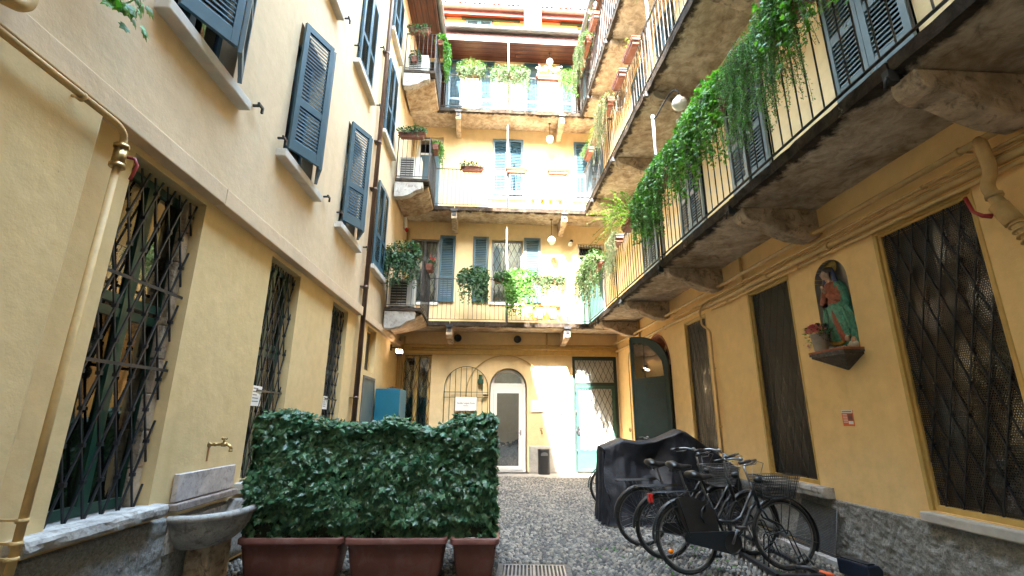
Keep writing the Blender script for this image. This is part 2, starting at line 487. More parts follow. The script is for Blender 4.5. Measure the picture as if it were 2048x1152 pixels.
def cloth_mat():
    m, nt, out = nmat('black waterproof cover cloth')
    v = coords(nt); a = noise_n(nt, v, 2.2, 6, .65, .8); b = noise_n(nt, v, 14, 5, .6, .5)
    col = ramp(nt, a, [(.35, (.007,.008,.012)), (.7, (.016,.018,.026))])
    col = mix(nt, col, (.05,.05,.055), ramp(nt, b, [(.66, (0,0,0)), (.9, (.25,)*3)]))
    principled(nt, out, col, ramp(nt, b, [(.3, (.40,)*3), (.7, (.58,)*3)]), 0, .3, bump(nt, b, .35, .012, bump(nt, a, .5, .05)))
    return m
M['cover'] = cloth_mat()
M['bike'] = simple('dark blue bike enamel', (.006,.010,.015), .36, 0, var=.3, scale=8, bs=70, bstr=.1, dirt=(.016,.017,.018))
M['bike_black'] = simple('dusty black bike paint', (.008,.008,.009), .45, 0, var=.3, scale=8, dirt=(.022,.020,.018))
M['tyre'] = simple('bike tyre rubber', (.009,.009,.010), .85, var=.3, scale=20, dirt=(.028,.026,.024))
M['rim'] = simple('dull rim', (.15,.145,.14), .45, .6, var=.2, scale=20)
M['saddle'] = simple('black saddle leather', (.010,.010,.011), .42, var=.3, scale=20, bs=80, bstr=.2, dirt=(.022,.020,.018))
M['globe'] = simple('opal glass globe', (.72,.72,.70), .15, var=.02)
def lamp_mat():
    m, nt, out = nmat('lit floodlight lens')
    e = N(nt, 'ShaderNodeEmission'); e.inputs['Color'].default_value = (1,.72,.48,1); e.inputs['Strength'].default_value = 2.5
    L(nt, e.outputs[0], out.inputs['Surface']); return m
M['lamp'] = lamp_mat()
M['relief_skin'] = simple('painted relief skin', (.46,.28,.20), .55, var=.3, scale=30, bs=45, bstr=.4, bd=.006, dirt=(.18,.10,.07))
M['relief_red'] = simple('painted relief red', (.34,.09,.045), .6, var=.4, scale=26, bs=34, bstr=.5, bd=.01, dirt=(.14,.045,.03))
M['relief_green'] = simple('painted relief green', (.05,.25,.18), .5, var=.6, scale=26, bs=34, bstr=.7, bd=.012, dirt=(.22,.33,.24))
M['relief_blue'] = simple('painted relief blue', (.03,.045,.13), .5, var=.3, scale=14)
M['relief_gold'] = simple('painted relief gold', (.34,.22,.045), .5, .3, var=.4, scale=30, dirt=(.10,.06,.02))
M['relief_hair'] = simple('painted relief hair', (.045,.028,.022), .6, var=.3, scale=20)
M['niche'] = simple('grey niche plaster', (.30,.28,.27), .9, var=.15, scale=5)
M['slate'] = simple('dark stone shelf', (.060,.055,.052), .7, var=.4, scale=14, bs=40, bstr=.5, bd=.01, dirt=(.14,.12,.10))
M['brick_top'] = simple('brick shelf top', (.32,.11,.06), .85, var=.3, scale=20)
M['zinc'] = simple('ribbed zinc pot', (.36,.31,.27), .45, .25, var=.2, scale=8)
# ------------------------------------------------------------------ builders for the buildings
def wall_mb(s0, s1, z0, z1, holes, depth=.5, step=None):
    mb = MB()
    xs = sorted({s0, s1, *[h[0] for h in holes], *[h[1] for h in holes]})
    zs = sorted({z0, z1, *[h[2] for h in holes], *[h[3] for h in holes]})
    xs = [x for x in xs if s0 <= x <= s1]; zs = [z for z in zs if z0 <= z <= z1]
    for i in range(len(xs)-1):
        for j in range(len(zs)-1):
            cx, cz = (xs[i]+xs[i+1])/2, (zs[j]+zs[j+1])/2
            if any(h[0] < cx < h[1] and h[2] < cz < h[3] for h in holes): continue
            mb.add([(xs[i],0,zs[j]),(xs[i+1],0,zs[j]),(xs[i+1],0,zs[j+1]),(xs[i],0,zs[j+1])], [(0,1,2,3)])
    for a, b, c, d in holes:
        c2, d2 = max(c, z0), min(d, z1)
        mb.add([(a,0,c2),(a,depth,c2),(a,depth,d2),(a,0,d2)], [(0,1,2,3)])
        mb.add([(b,0,c2),(b,0,d2),(b,depth,d2),(b,depth,c2)], [(0,1,2,3)])
        if d <= z1: mb.add([(a,0,d),(a,depth,d),(b,depth,d),(b,0,d)], [(0,1,2,3)])
        if c >= z0: mb.add([(a,0,c),(b,0,c),(b,depth,c),(a,depth,c)], [(0,1,2,3)])
    return mb

def rough_panel(s0, s1, z0, z1, off, amp, step=.02, seed=0.0, skip=None):
    """thick stucco band with real relief, its edges run back into the wall"""
    nx, nz = max(2, int((s1-s0)/step)), max(2, int((z1-z0)/step))
    V = []
    for j in range(nz+1):
        for i in range(nx+1):
            x = s0+(s1-s0)*i/nx; z = z0+(z1-z0)*j/nz
            p = Vector((x*9+seed, z*9, seed))
            h = noise.fractal(p, 1.0, 2.1, 4)
            q = noise.noise(Vector((x*30+seed, (z+x*.5)*30, 3)))
            d = off+amp*(h*.6+.55*max(q, -.2))
            if i in (0, nx) or j in (0, nz): d = -.02
            V.append((x, -max(d, .004) if not (i in (0, nx) or j in (0, nz)) else .02, z))
    F = []
    for j in range(nz):
        for i in range(nx):
            a = j*(nx+1)+i; F.append((a, a+1, a+nx+2, a+nx+1))
    mb = MB(); mb.add(V, F, 0, True); return mb

def lattice_mb(s0, s1, z0, z1, y, px, pz, w=.014, knots=True, flats=(), ph=0.0):
    """diamond grille of crossing bars with knots, flat cross bars at the heights in flats"""
    mb = MB()
    sl = pz/px
    W, H = s1-s0, z1-z0
    k = int((W+H/sl)/px)+3
    for fam in (1, -1):
        yy = y if fam == 1 else y+w*.9
        for i in range(-k, k+1):
            xb = i*px+ph*px
            pts = []
            # line: x = xb + fam*(z)/sl ; clip to rectangle
            ts = [0.0, H]
            za, zb = 0.0, H
            if fam == 1:
                za = max(za, (0-xb)*sl); zb = min(zb, (W-xb)*sl)
            else:
                za = max(za, (xb-W)*sl); zb = min(zb, xb*sl)
            if zb-za < .04: continue
            mb.bar((s0+xb+fam*za/sl, yy, z0+za), (s0+xb+fam*zb/sl, yy, z0+zb), w, w, (0,1,0))
    if knots:
        nz = int(H/(pz/2))+1; nx = int(W/(px/2))+1
        for j in range(nz+1):
            for i in range(nx+1):
                x = (i*.5)*px; z = j*.5*pz
                if (i+j) % 2: continue
                xx = x + ((ph*px) % px)
                if .01 < xx < W-.01 and .02 < z < H-.02:
                    mb.box(s0+xx-w*.95, s0+xx+w*.95, y-w*1.1, y+w*1.9, z0+z-w*1.1, z0+z+w*1.1)
    for zf in flats:
        mb.box(s0-.02, s1+.02, y-w*1.2, y-w*.55, zf-.012, zf+.012)
    return mb

def shutter_mb(w, h, t=.042, mid=.37, flip=False):
    """louvred leaf, hinge edge at x=0, bottom at z=0, outer face at y=-t"""
    mb = MB(); st = .075
    mb.box(0, st, -t, 0, 0, h); mb.box(w-st, w, -t, 0, 0, h)
    rails = [(0, .15), (h*mid-.05, h*mid+.05), (h-.10, h)]
    for a, b in rails: mb.box(st, w-st, -t+.003, -.003, a, b)
    for a, b in ((.15, h*mid-.05), (h*mid+.05, h-.10)):
        n = max(3, round((b-a)/.058))
        for i in range(n):
            z = a+(b-a)*(i+.5)/n
            mb.bar((st-.004, -t/2, z), (w-st+.004, -t/2, z), .052, .008, (0,-.88,.475))
    return mb
_shut = {}
def shutter(parent, x, z, w, h, ang=0, right=False, mat='shutter', off=.012, mid=.37):
    key = (round(w,3), round(h,3), mat, mid)
    if key not in _shut:
        o = shutter_mb(w, h, mid=mid).build('shutter', M[mat], parent); _shut[key] = o.data
    else: o = link('shutter', _shut[key], parent)
    o.location = (x, -off, z)
    if right:                      # hinged at its right edge
        o.rotation_euler = (0, 0, R(-ang)+0.0)
        o.scale = (-1, 1, 1); o.rotation_euler = (0, 0, R(ang))
    else: o.rotation_euler = (0, 0, R(-ang))
    return o

def frame_mb(s0, s1, z0, z1, y, w=.06, t=.05, mull=1, cross=()):
    mb = MB()
    mb.box(s0, s0+w, y, y+t, z0, z1); mb.box(s1-w, s1, y, y+t, z0, z1)
    mb.box(s0+w, s1-w, y, y+t, z1-w, z1); mb.box(s0+w, s1-w, y, y+t, z0, z0+w)
    for i in range(mull):
        c = s0+(s1-s0)*(i+1)/(mull+1); mb.box(c-w*.7, c+w*.7, y-.004, y+t-.004, z0+w, z1-w)
    for zc in cross: mb.box(s0+w, s1-w, y+.004, y+t-.004, zc-w*.5, zc+w*.5)
    return mb
def sheet(name, s0, s1, z0, z1, y, mat, parent, wavy=0):
    mb = MB()
    if wavy:
        n = max(8, int((s1-s0)/.02))
        vs = []; ph = random.random()*6
        for z in (z0, z1):
            for i in range(n+1):
                x = s0+(s1-s0)*i/n
                vs.append((x, y+wavy*math.sin(x*55+ph)+wavy*.5*math.sin(x*23+ph*2), z))
        mb.add(vs, [(i, i+1, n+2+i, n+1+i) for i in range(n)], 0, True)
    else: mb.box(s0, s1, y, y+.006, z0, z1)
    return mb.build(name, M[mat], parent, fix=not wavy)
def sill(parent, s0, s1, z, out=.13, th=.10, mat='sillstone', inn=.1):
    mb = MB().box(s0, s1, -out, inn, z-th, z)
    return mb.build('sill', M[mat], parent, bevel=.012)

def railing_mb(pts, h=1.28, pitch=.125, r=.0075, postevery=2.4, z=0):
    """pts: polyline in the slab's local x,y; bars, top and bottom rail in one mesh"""
    mb = MB()
    for a, b in zip(pts[:-1], pts[1:]):
        A, B = Vector((a[0], a[1], z)), Vector((b[0], b[1], z)); d = B-A; ln = d.length; d.normalize()
        mb.bar(A+Vector((0,0,h)), B+Vector((0,0,h)), .042, .012)
        mb.bar(A+Vector((0,0,.07)), B+Vector((0,0,.07)), .032, .010)
        n = max(2, round(ln/pitch))
        for i in range(n+1):
            p = A+d*(ln*i/n)
            if i % 18 == 0 or i == n:
                mb.bar(p+Vector((0,0,-.05)), p+Vector((0,0,h+.02)), .026, .026, d)
            else:
                mb.tube([p+Vector((0,0,.07)), p+Vector((0,0,h))], r, 6, caps=False)
    return mb

def slab_mb(x0, x1, off, z0, z1, seed, sag=.012):
    """stone slab with a slightly wavy underside and chipped edge"""
    nx, ny = max(3, int((x1-x0)/.12)), 9
    mb = MB(); top = []; bot = []
    for i in range(nx+1):
        for j in range(ny+1):
            x = x0+(x1-x0)*i/nx; o = off*j/ny
            n1 = noise.fractal(Vector((x*2.2+seed, o*2.2, seed)), 1, 2, 3)
            n2 = noise.fractal(Vector((x*5, seed, 1.7)), 1, 2, 3)
            oo = o + (n2*.016 if j == ny else 0)
            top.append((x, -oo, z1)); bot.append((x, -(oo-(.012 if j == ny else 0)), z0+n1*sag+(.02 if j == ny else 0)))
    k = ny+1; T = len(top); F = []
    for i in range(nx):
        for j in range(ny):
            a = i*k+j; F.append((a, a+1, a+k+1, a+k)); F.append((T+a, T+a+k, T+a+k+1, T+a+1))
        F.append((i*k+ny, T+i*k+ny, T+(i+1)*k+ny, (i+1)*k+ny)); F.append((i*k, (i+1)*k, T+(i+1)*k, T+i*k))
    for j in range(ny):
        F.append((j, T+j, T+j+1, j+1)); a = nx*k+j; F.append((a, a+1, T+a+1, T+a))
    mb.add(top+bot, F, 0, False); return mb
def slab_edge_mat(name, off, axis='Y', sgn=-1):
    m, nt, out = nmat(name)
    v = coords(nt)
    a = noise_n(nt, v, 1.3, 7, .65, .6); b = noise_n(nt, v, 6, 8, .7, .5)
    col = ramp(nt, a, [(.34, (.33,.255,.185)), (.5, (.50,.43,.345)), (.66, (.62,.57,.50))])
    col = mix(nt, col, ramp(nt, b, [(.35, (.62,.55,.48)), (.62, (1.15,1.15,1.12))]), 1.0, 'MULTIPLY')
    c = noise_n(nt, v, 2.0, 6, .7, 1.2)
    col = mix(nt, col, (.07,.045,.032), ramp(nt, c, [(.60, (0,0,0)), (.72, (.7,)*3)]))
    sx = N(nt, 'ShaderNodeSeparateXYZ'); L(nt, v, sx.inputs[0])
    q = N(nt, 'ShaderNodeMath', _operation='MULTIPLY'); L(nt, sx.outputs[axis], q.inputs[0]); q.inputs[1].default_value = sgn
    e = noise_n(nt, v, 4.5, 6, .65, .3)
    q2 = N(nt, 'ShaderNodeMath', _operation='MULTIPLY_ADD'); L(nt, e, q2.inputs[0]); q2.inputs[1].default_value = .42; L(nt, q.outputs[0], q2.inputs[2])
    d = ramp(nt, q2.outputs[0], [(.0, (0,0,0)), (1, (1,1,1))])
    mr = N(nt, 'ShaderNodeMapRange'); L(nt, q2.outputs[0], mr.inputs['Value'])
    mr.inputs['From Min'].default_value = off+.06; mr.inputs['From Max'].default_value = off+.14
    dark = ramp(nt, b, [(.35, (.020,.015,.012)), (.7, (.085,.065,.05))])
    col = mix(nt, col, dark, mr.outputs[0])
    f = noise_n(nt, v, 70, 6, .7)
    principled(nt, out, col, .95, 0, .2, bump(nt, b, .6, .03, bump(nt, f, .5, .006)))
    return m
M['slab_r'] = slab_edge_mat('balcony stone with mossy edge', 1.07)
M['slab_b'] = slab_edge_mat('rear balcony stone with mossy edge', .95)
M['slab_l'] = slab_edge_mat('return balcony stone with mossy edge', 1.05)

def building(name, label, F):
    return thing(name, label, 'building', F)

# ================================================================== the wing on the left of the yard
LW = building('apartment_wing', 'cream and ochre wing with blue louvred shutters and a long plaster ledge above grilled windows', F_L)
GH = [(3.43,4.39,.78,3.51), (5.85,6.78,.80,3.50), (8.26,9.16,.80,3.50), (10.66,11.5,2.53,3.52), (.9,1.9,.78,3.5), (-1.6,-.6,.78,3.5)]
wall_mb(-6, 14.36, 0, 3.70, GH).build('wall', M['plaster_l'], LW)
UP = []
for s in (5.69, 8.04, 10.38, 3.42, 1.1, -1.2):
    w = 1.0
    UP += [(s,s+w,4.86,7.02), (s,s+w,8.34,10.55), (s,s+w,11.4,13.1)]
UP = [u for u in UP]
wall_mb(-6, 14.36, 3.70, 14.02, UP).build('wall', M['plaster_up'], LW)
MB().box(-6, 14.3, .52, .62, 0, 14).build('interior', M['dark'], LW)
mb = MB()
mb.box(-6, 4.48, -.12, .02, 3.565, 3.745); mb.box(4.483, 9.75, -.12, .02, 3.562, 3.742)
mb.box(10.02, 14.25, -.085, .02, 3.56, 3.715)
mb.build('ledge', M['plaster_ledge'], LW, bevel=.008)
rough_panel(3.28, 4.66, 0, .665, .03, .022, .016, 1.0).build('plinth', M['stucco'], LW, fix=False)
rough_panel(4.66, 14.3, 0, .665, .03, .02, .05, 4.0).build('plinth', M['stucco'], LW, fix=False)
# added pier in place of a soft shadow edge at the very left, its corner runs down behind the gas pipe
MB().box(-6, 2.98, -.10, .02, 0, 3.56).build('wall', M['plaster_l'], LW, bevel=.02)

def left_ground_window(i, a, b, c, d):
    fr = frame_mb(a+.02, b-.02, c+.02, d-.02, .17, .07, .06, 1, (c+.56*(d-c),c+.60*(d-c))).build('window', M['green_frame'], LW)
    sheet('pane', a+.06, b-.06, c+.06, d-.06, .195, 'glass_soft', fr)
    if i == 0:
        sheet('curtain', a+.55, b-.06, c+.1, d-.1, .27, 'brown_curtain', fr, .012)
        sheet('curtain', a+.06, a+.50, c+.1, c+1.4, .25, 'green_sheet', fr, .006)
    else: sheet('curtain', a+.08, a+.5, c+.1, d-.1, .28, 'curtain', fr, .01)
    fl = (c+.655*(d-c), c+.41*(d-c)) if i == 0 else (c+.38*(d-c),)
    lattice_mb(a+.02, b-.02, c+.015, d-.03, .07, .162, .51, .013, True, fl, .35).build('grille', M['iron'], fr)
    return fr
for i in range(3): left_ground_window(i, *GH[i])
# broken rough stone jamb behind the first grille
mb = MB()
for k in range(9):
    z = .80+k*.30
    mb.box(4.30+random.uniform(-.015,.015), 4.388, .10, .172, z, z+.29)
mb.build('jamb', M['bracket'], LW, bevel=.01)
fr = frame_mb(10.68,11.48,2.55,3.50,.12,.04,.05,0).build('window', M['ochre_paint'], LW)
sheet('screen', 10.71,11.45,2.58,3.47,.14,'perf_grey',fr)
fr = frame_mb(10.62,11.66,.10,2.42,-.025,.06,.035,0).build('door', M['lead'], LW)
MB().box(10.68,11.60,-.012,.0,.16,2.36).build('panel', simple('grey green metal panel', (.10,.135,.13), .5, var=.15, scale=2), fr)
# thick worn sill stones
mb = MB(); nx = 40
V = []; 
def worn_sill(s0, s1, z0, z1, out, seed, jit=.012):
    mb = MB(); nx = int((s1-s0)/.035); ring = 10
    prof = [(.10,z1),(-out*.4,z1),(-out*.8,z1),(-out,z1-.012),(-out-.006,(z0+z1)/2+.015),(-out-.004,(z0+z1)/2-.015),(-out+.005,z0+.008),(-out*.6,z0),(.05,z0),(.10,z0+.03)]
    vs = []
    for i in range(nx+1):
        x = s0+(s1-s0)*i/nx
        for k, (y, z) in enumerate(prof):
            n = noise.fractal(Vector((x*7+seed, y*14+k, z*14)), 1, 2, 4)
            m = noise.fractal(Vector((x*3+seed, k*.3, 7)), 1, 2, 3)
            vs.append((x, y+(n*jit+m*jit if k > 1 and k < 8 else 0), z+(n*jit*.8 if k < 7 else 0)))
    P = len(prof)
    fs = [(i*P+k, i*P+(k+1) % P, (i+1)*P+(k+1) % P, (i+1)*P+k) for i in range(nx) for k in range(P)]
    fs += [tuple(range(P)), tuple(reversed([nx*P+k for k in range(P)]))]
    return mb.add(vs, fs, 0, False)
worn_sill(3.18, 4.47, .695, .795, .12, 2.0, .011).build('sill', M['stone'], LW)
MB().box(3.40,4.42,.09,.36,.70,.792).build('sill', M['stone'], LW)
sill(LW, 5.75, 6.88, .80, .12, .11); sill(LW, 8.16, 9.26, .80, .12, .11)

def upper_window(parent, s, w, z0, z1, mode, mat='shutter', silly=None, lat=False):
    fr = frame_mb(s+.02, s+w-.02, z0+.02, z1-.02, .18, .06, .05, 1).build('window', M['shutter'], parent)
    sheet('pane', s+.06, s+w-.06, z0+.06, z1-.06, .20, 'glass', fr)
    sheet('curtain', s+.06, s+w-.06, z0+.06, z1-.06, .34, 'curtain' if mode == 'open' else 'dark', fr, .008)  # behind closed shutters a near-black sheet stands in for the unlit room
    lw, h = w/2-.004, z1-z0-.03
    if mode == 'vee':
        lw = w/2+.045
        shutter(fr, s, z0+.10, lw, h-.09, 25, False, mat, .05); shutter(fr, s+w, z0+.10, lw-.03, h-.09, 27, True, mat, .05)
    elif mode == 'closed':
        shutter(fr, s+.002, z0+.03, lw, h, 2, False, mat, .03); shutter(fr, s+w-.002, z0+.03, lw, h, 2, True, mat, .03)
    return fr
def hooks(parent, pts, mat='iron'):
    for s, z in pts:
        mb = MB(); mb.box(s-.012, s+.012, -.09, 0, z-.012, z+.012); mb.box(s-.05, s+.06, -.10, -.075, z-.016, z+.012); mb.box(s+.035, s+.06, -.10, -.075, z-.07, z-.016)
        mb.build('shutter_stay', M[mat], parent)
modes = {5.69:'vee', 8.04:'vee', 3.42:'vee', 10.38:'closed', 1.1:'closed', -1.2:'closed'}
for s, w, z0, z1 in [(u[0], u[1]-u[0], u[2], u[3]) for u in UP]:
    md = modes[s] if z0 < 5 else 'closed'
    fr = upper_window(LW, s, w, z0, z1, md, 'shutter_up' if z0 > 8 else 'shutter')
    sill(fr, s-.17, s+w+.19, z0, .13, .11)
hooks(LW, [(4.86,5.0),(5.52,5.0),(7.24,5.02),(7.92,5.05),(9.7,5.05),(7.2,8.6),(7.85,8.6),(9.7,8.6),(9.55,10.1),(10.1,8.62)])
# eave: boarded soffit, fascia and gutter
MB().box(-6, 13.42, -.86, .05, 13.98, 14.03).build('soffit', M['wood'], LW)
mb = MB(); mb.lathe([(.10,-6),(.10,13.52)], (0,-.97,14.14), 12, 0, math.pi, 2*math.pi, Matrix(((0,0,1),(1,0,0),(0,1,0))))
mb.lathe([(.085,-6),(.085,13.52)], (0,-.97,14.14), 12, 0, math.pi, 2*math.pi, Matrix(((0,0,1),(1,0,0),(0,1,0))))
mb.box(-6,13.45,-.875,-.86,13.99,14.2)
mb.build('gutter', M['lead'], LW, fix=False)
MB().add([(-6,-.9,14.05),(14.3,-.9,14.05),(14.3,4,17.2),(-6,4,17.2)], [(0,1,2,3)]).build('roof', M['tile'], LW)
# ================================================================== the wing across the end of the yard
BW = building('rear_apartment_wing', 'ochre wing across the yard end with three balcony floors and a white door', F_B)
SL, SRT = -5.274, 1.40
holesB = [(-5.16,-4.28,.45,3.36), (-2.53,-1.41,.0,2.99), (-.02,1.36,.0,3.39),
  (-5.12,-4.22,4.98,7.08), (-2.54,-1.54,5.02,7.12), (.25,1.15,4.25,7.08),
  (-5.12,-4.26,8.0,10.82), (-2.57,-1.52,8.70,10.80), (.24,1.24,8.70,10.80),
  (-5.10,-4.2,11.4,14.0), (-2.56,-1.50,11.4,13.98), (.30,1.2,11.4,14.0),
  (-1.24,-.34,4.50,4.96), (-1.26,-.20,8.38,8.64)]
wall_mb(SL-.4, SRT+.4, 0, 4.2, [h for h in holesB if h[3] < 4]).build('wall', M['plaster_b'], BW)
wall_mb(SL-.4, SRT+.4, 4.2, 14.5, [h for h in holesB if h[3] > 4]).build('wall', M['plaster_b'], BW)
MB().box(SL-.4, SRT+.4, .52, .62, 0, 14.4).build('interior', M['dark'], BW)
MB().box(SL, SRT, -.07, .02, 3.38, 3.66).build('ledge', M['ochre_paint'], BW, bevel=.01)
rough_panel(-1.37, -.06, 0, .79, .016, .014, .03, 9.0).build('plinth', M['stucco_pale'], BW, fix=False)
# spandrels that make the round head over the white door
cx, rad, zs = -1.97, .56, 2.43
mb = MB()
for sg in (-1, 1):
    poly = [(cx+sg*rad, zs)] + [(cx+sg*rad*math.cos(a), zs+rad*math.sin(a)) for a in [R(x) for x in range(6, 91, 6)]] + [(cx, 3.0), (cx+sg*.57, 3.0), (cx+sg*.57, zs)]
    mb.prism(poly, 'y', .003, .48)
mb.build('door_arch', M['plaster_b'], BW)
# white door
dr = frame_mb(-2.50, -1.44, .04, 2.45, .16, .085, .06, 0).build('door', M['white'], BW, bevel=.006)
frame_mb(-2.40, -1.54, .10, 2.36, .145, .10, .06, 0).build('door_leaf', M['white'], dr, bevel=.006)
sheet('pane', -2.31, -1.63, .19, 2.27, .17, 'glass_strong', dr)
mb = MB()
pts = [(cx+.50*math.cos(a), 2.50+.46*math.sin(a)) for a in [R(x) for x in range(0, 181, 9)]]
inn = [(cx+.42*math.cos(a), 2.555+.33*math.sin(a)) for a in [R(x) for x in range(0, 181, 9)]]
k = len(pts)
for yy in (.16, .22):
    mb.add([(a, yy, b) for a, b in pts]+[(a, yy, b) for a, b in inn], [(i, i+1, k+i+1, k+i) for i in range(k-1)])
mb.add([(a, .16, b) for a, b in inn]+[(a, .22, b) for a, b in inn], [(i, i+1, k+i+1, k+i) for i in range(k-1)])
mb.box(cx-.52, cx+.52, .155, .225, 2.455, 2.55)
mb.build('fanlight', M['white'], dr)
sheet('pane', cx-.41, cx+.41, 2.555, 2.90, .19, 'glass_refl', dr)
mb = MB(); mb.box(-1.60,-1.57,.09,.14,1.05,1.20); mb.tube([(-1.585,.10,1.12),(-1.585,.06,1.12),(-1.70,.06,1.12)], .011, 8); mb.build('handle', M['steel'], dr)
MB().box(-2.60,-1.36,-.06,.3,.0,.045).build('doorstep', M['slate'], BW, bevel=.006)
# lobby behind the glass: pale walls so that the pane is not a black hole
mb = MB(); mb.box(-2.5,-2.46,.25,.5,.05,2.9); mb.box(-2.46,-1.48,.49,.51,.05,2.9); mb.build('lobby', simple('lobby paint', (.5,.51,.5), .8), BW)
# tall latticed window on the left
fr = frame_mb(-5.14,-4.30,.47,3.34,.10,.07,.06,1).build('window', M['ochre_paint'], BW)
sheet('pane', -5.08,-4.36,.53,3.28,.13,'glass',fr)
sheet('curtain', -4.82,-4.62,.5,3.3,.22,'curtain',fr,.01); sheet('curtain', -4.40,-4.32,.5,3.3,.2,'curtain',fr,.01)
lattice_mb(-5.12,-4.30,.50,3.34,.02,.20,.50,.012,False,(),0).build('grille', M['iron'], fr)
# green iron door with lattice
gd = MB()
gd.box(-.02,.07,.06,.14,0,3.38); gd.box(1.27,1.36,.06,.14,0,3.38); gd.box(.07,1.27,.06,.14,3.27,3.38); gd.box(.07,1.27,.055,.135,2.50,2.60)
g = gd.build('door', M['dark_green'], BW, bevel=.005)
lf = MB(); lf.box(.075,.165,.035,.085,.06,2.495); lf.box(1.18,1.265,.035,.085,.06,2.495); lf.box(.165,1.18,.035,.085,2.41,2.495); lf.box(.165,1.18,.035,.085,.06,.14); lf.box(.165,1.18,.045,.08,.14,.60); lf.box(.165,1.18,.035,.085,.60,.66)
l = lf.build('door_leaf', M['green_door'], g, bevel=.004)
sheet('pane', .165,1.18,.66,2.41,.07,'frost',g); sheet('pane', .07,1.27,2.60,3.27,.10,'frost',g)
sheet('curtain', .12,1.25,.66,3.27,.30,'curtain',g,.012)
lattice_mb(.17,1.18,.66,2.41,.02,.165,.36,.011,False,(),.2).build('grille', M['iron'], g)
lattice_mb(.08,1.26,2.61,3.26,.045,.165,.36,.011,False,(),.2).build('grille', M['iron'], g)
mb = MB()
for z in (.62, 1.18, 1.72, 2.30): mb.tube([(.07,.02,z-.06),(.07,.02,z+.06)], .016, 8)
mb.box(.085,.15,-.0,.035,1.08,1.32); mb.tube([(.12,0,1.24),(.12,-.04,1.24),(.22,-.04,1.24)], .011, 6)
mb.build('handle', M['iron'], g)

# balconies of this wing: slab stones, brackets, railing
ZB = [4.07, 7.68, 11.20]; TH = .14; DB = .95
def rear_bracket(parent, s, z):
    mb = MB(); mb.prism([(0,z),(0,z-.40),(-.12,z-.40),(-.93,z-.26),(-.93,z-.02),(-.9,z)], 'x', s-.085, s+.085)
    mb.build('bracket', M['bracket'], parent, bevel=.012)
    mb = MB(); mb.box(s-.055,s+.055,-.955,-.925,z-.16,z-.04); mb.box(s-.10,s+.10,-.99,-.945,z-.03,z+.05)
    mb.build('clamp', M['iron'], parent)
for fi, z in enumerate(ZB):
    slab_mb(SL+.02, -3.73, DB, z, z+TH, fi*3.1+1).build('balcony', M['slab_b'], BW)
    bal = slab_mb(-3.71, -.32, DB, z, z+TH+.004, fi*3.1+2).build('balcony', M['slab_b'], BW)
    slab_mb(-.30, SRT, DB, z, z+TH, fi*3.1+3).build('balcony', M['slab_b'], BW)
    rear_bracket(bal, -3.73, z); rear_bracket(bal, -.31, z)
    # front rail from the return on the left wing to the side wing's balcony
    rl = railing_mb([(SL+.93, -DB+.02), (SRT-1.06, -DB+.02)], z=z+TH)
    rl.build('railing', M['rail'], bal)
    # return along the left wing: slab, bracket end and railing on two sides
    mb = MB()
    x0, x1, y0, y1 = SL+.03, SL+.94, -2.62, -DB-.005
    mb.box(x0, x1, y0, y1, z+.05, z+TH)
    rb = mb.build('balcony', M['slab_l'], BW, bevel=.01)
    pr = [(x0,z+.048),(x0,z-.40),(x0+.22,z-.40),(x0+.42,z-.33),(x0+.58,z-.20),(x0+.72,z-.16),(x0+.76,z-.15),(x0+.76,z+.048)]
    MB().prism(pr, 'y', y0+.02, y0+.24).build('bracket', M['concrete'], rb, bevel=.012)
    MB().prism([(a, b) for a, b in [(x0,z+.046),(x0,z-.28),(x1-.3,z-.14),(x1-.04,z-.02),(x1-.02,z+.046)]], 'y', y0+.242, y1).build('vault', M['slab'], rb, bevel=.01)
    railing_mb([(x0+.02, y0+.03), (x1-.02, y0+.03), (x1-.02, y1)], z=z+TH, pitch=.13).build('railing', M['rail'], rb)

# first floor openings
def latt_window(a, b, c, d):
    fr = frame_mb(a+.01, b-.01, c+.01, d-.01, .06, .055, .05, 1).build('window', M['lead'], BW)
    sheet('pane', a+.05, b-.05, c+.05, d-.05, .09, 'glass', fr)
    sheet('curtain', a+.05, (a+b)/2-.03, c+.05, d-.05, .17, 'curtain', fr, .012)
    sheet('curtain', (a+b)/2+.05, b-.05, c+.05, d-.05, .19, 'curtain', fr, .012)
    lattice_mb(a+.05, b-.05, c+.05, d-.08, .02, .19, .40, .012, False, (), .1).build('grille', M['iron'], fr)
    MB().box(a-.06, b+.06, -.05, .05, c-.07, c).build('sill', M['white'], fr)
    return fr
f1 = latt_window(*holesB[3]); f2 = latt_window(*holesB[4])
shutter(f1, -4.20, 5.0, .50, 2.20, 0, False, 'shutter', .03, .36)
shutter(f2, -3.14, 5.03, .50, 2.16, 0, False, 'shutter', .03, .36); shutter(f2, -1.50, 5.03, .54, 2.16, 0, False, 'shutter', .03, .36)
fr = frame_mb(.27,1.13,4.25,7.06,.08,.06,.06,0,(6.66,)).build('door', M['offwhite'], BW)
MB().box(.33,1.07,.10,.13,4.25,6.60).build('door_leaf', M['green_door'], fr)
lattice_mb(.30,1.10,6.70,7.05,.05,.09,.30,.010,False).build('grille', M['iron'], fr)
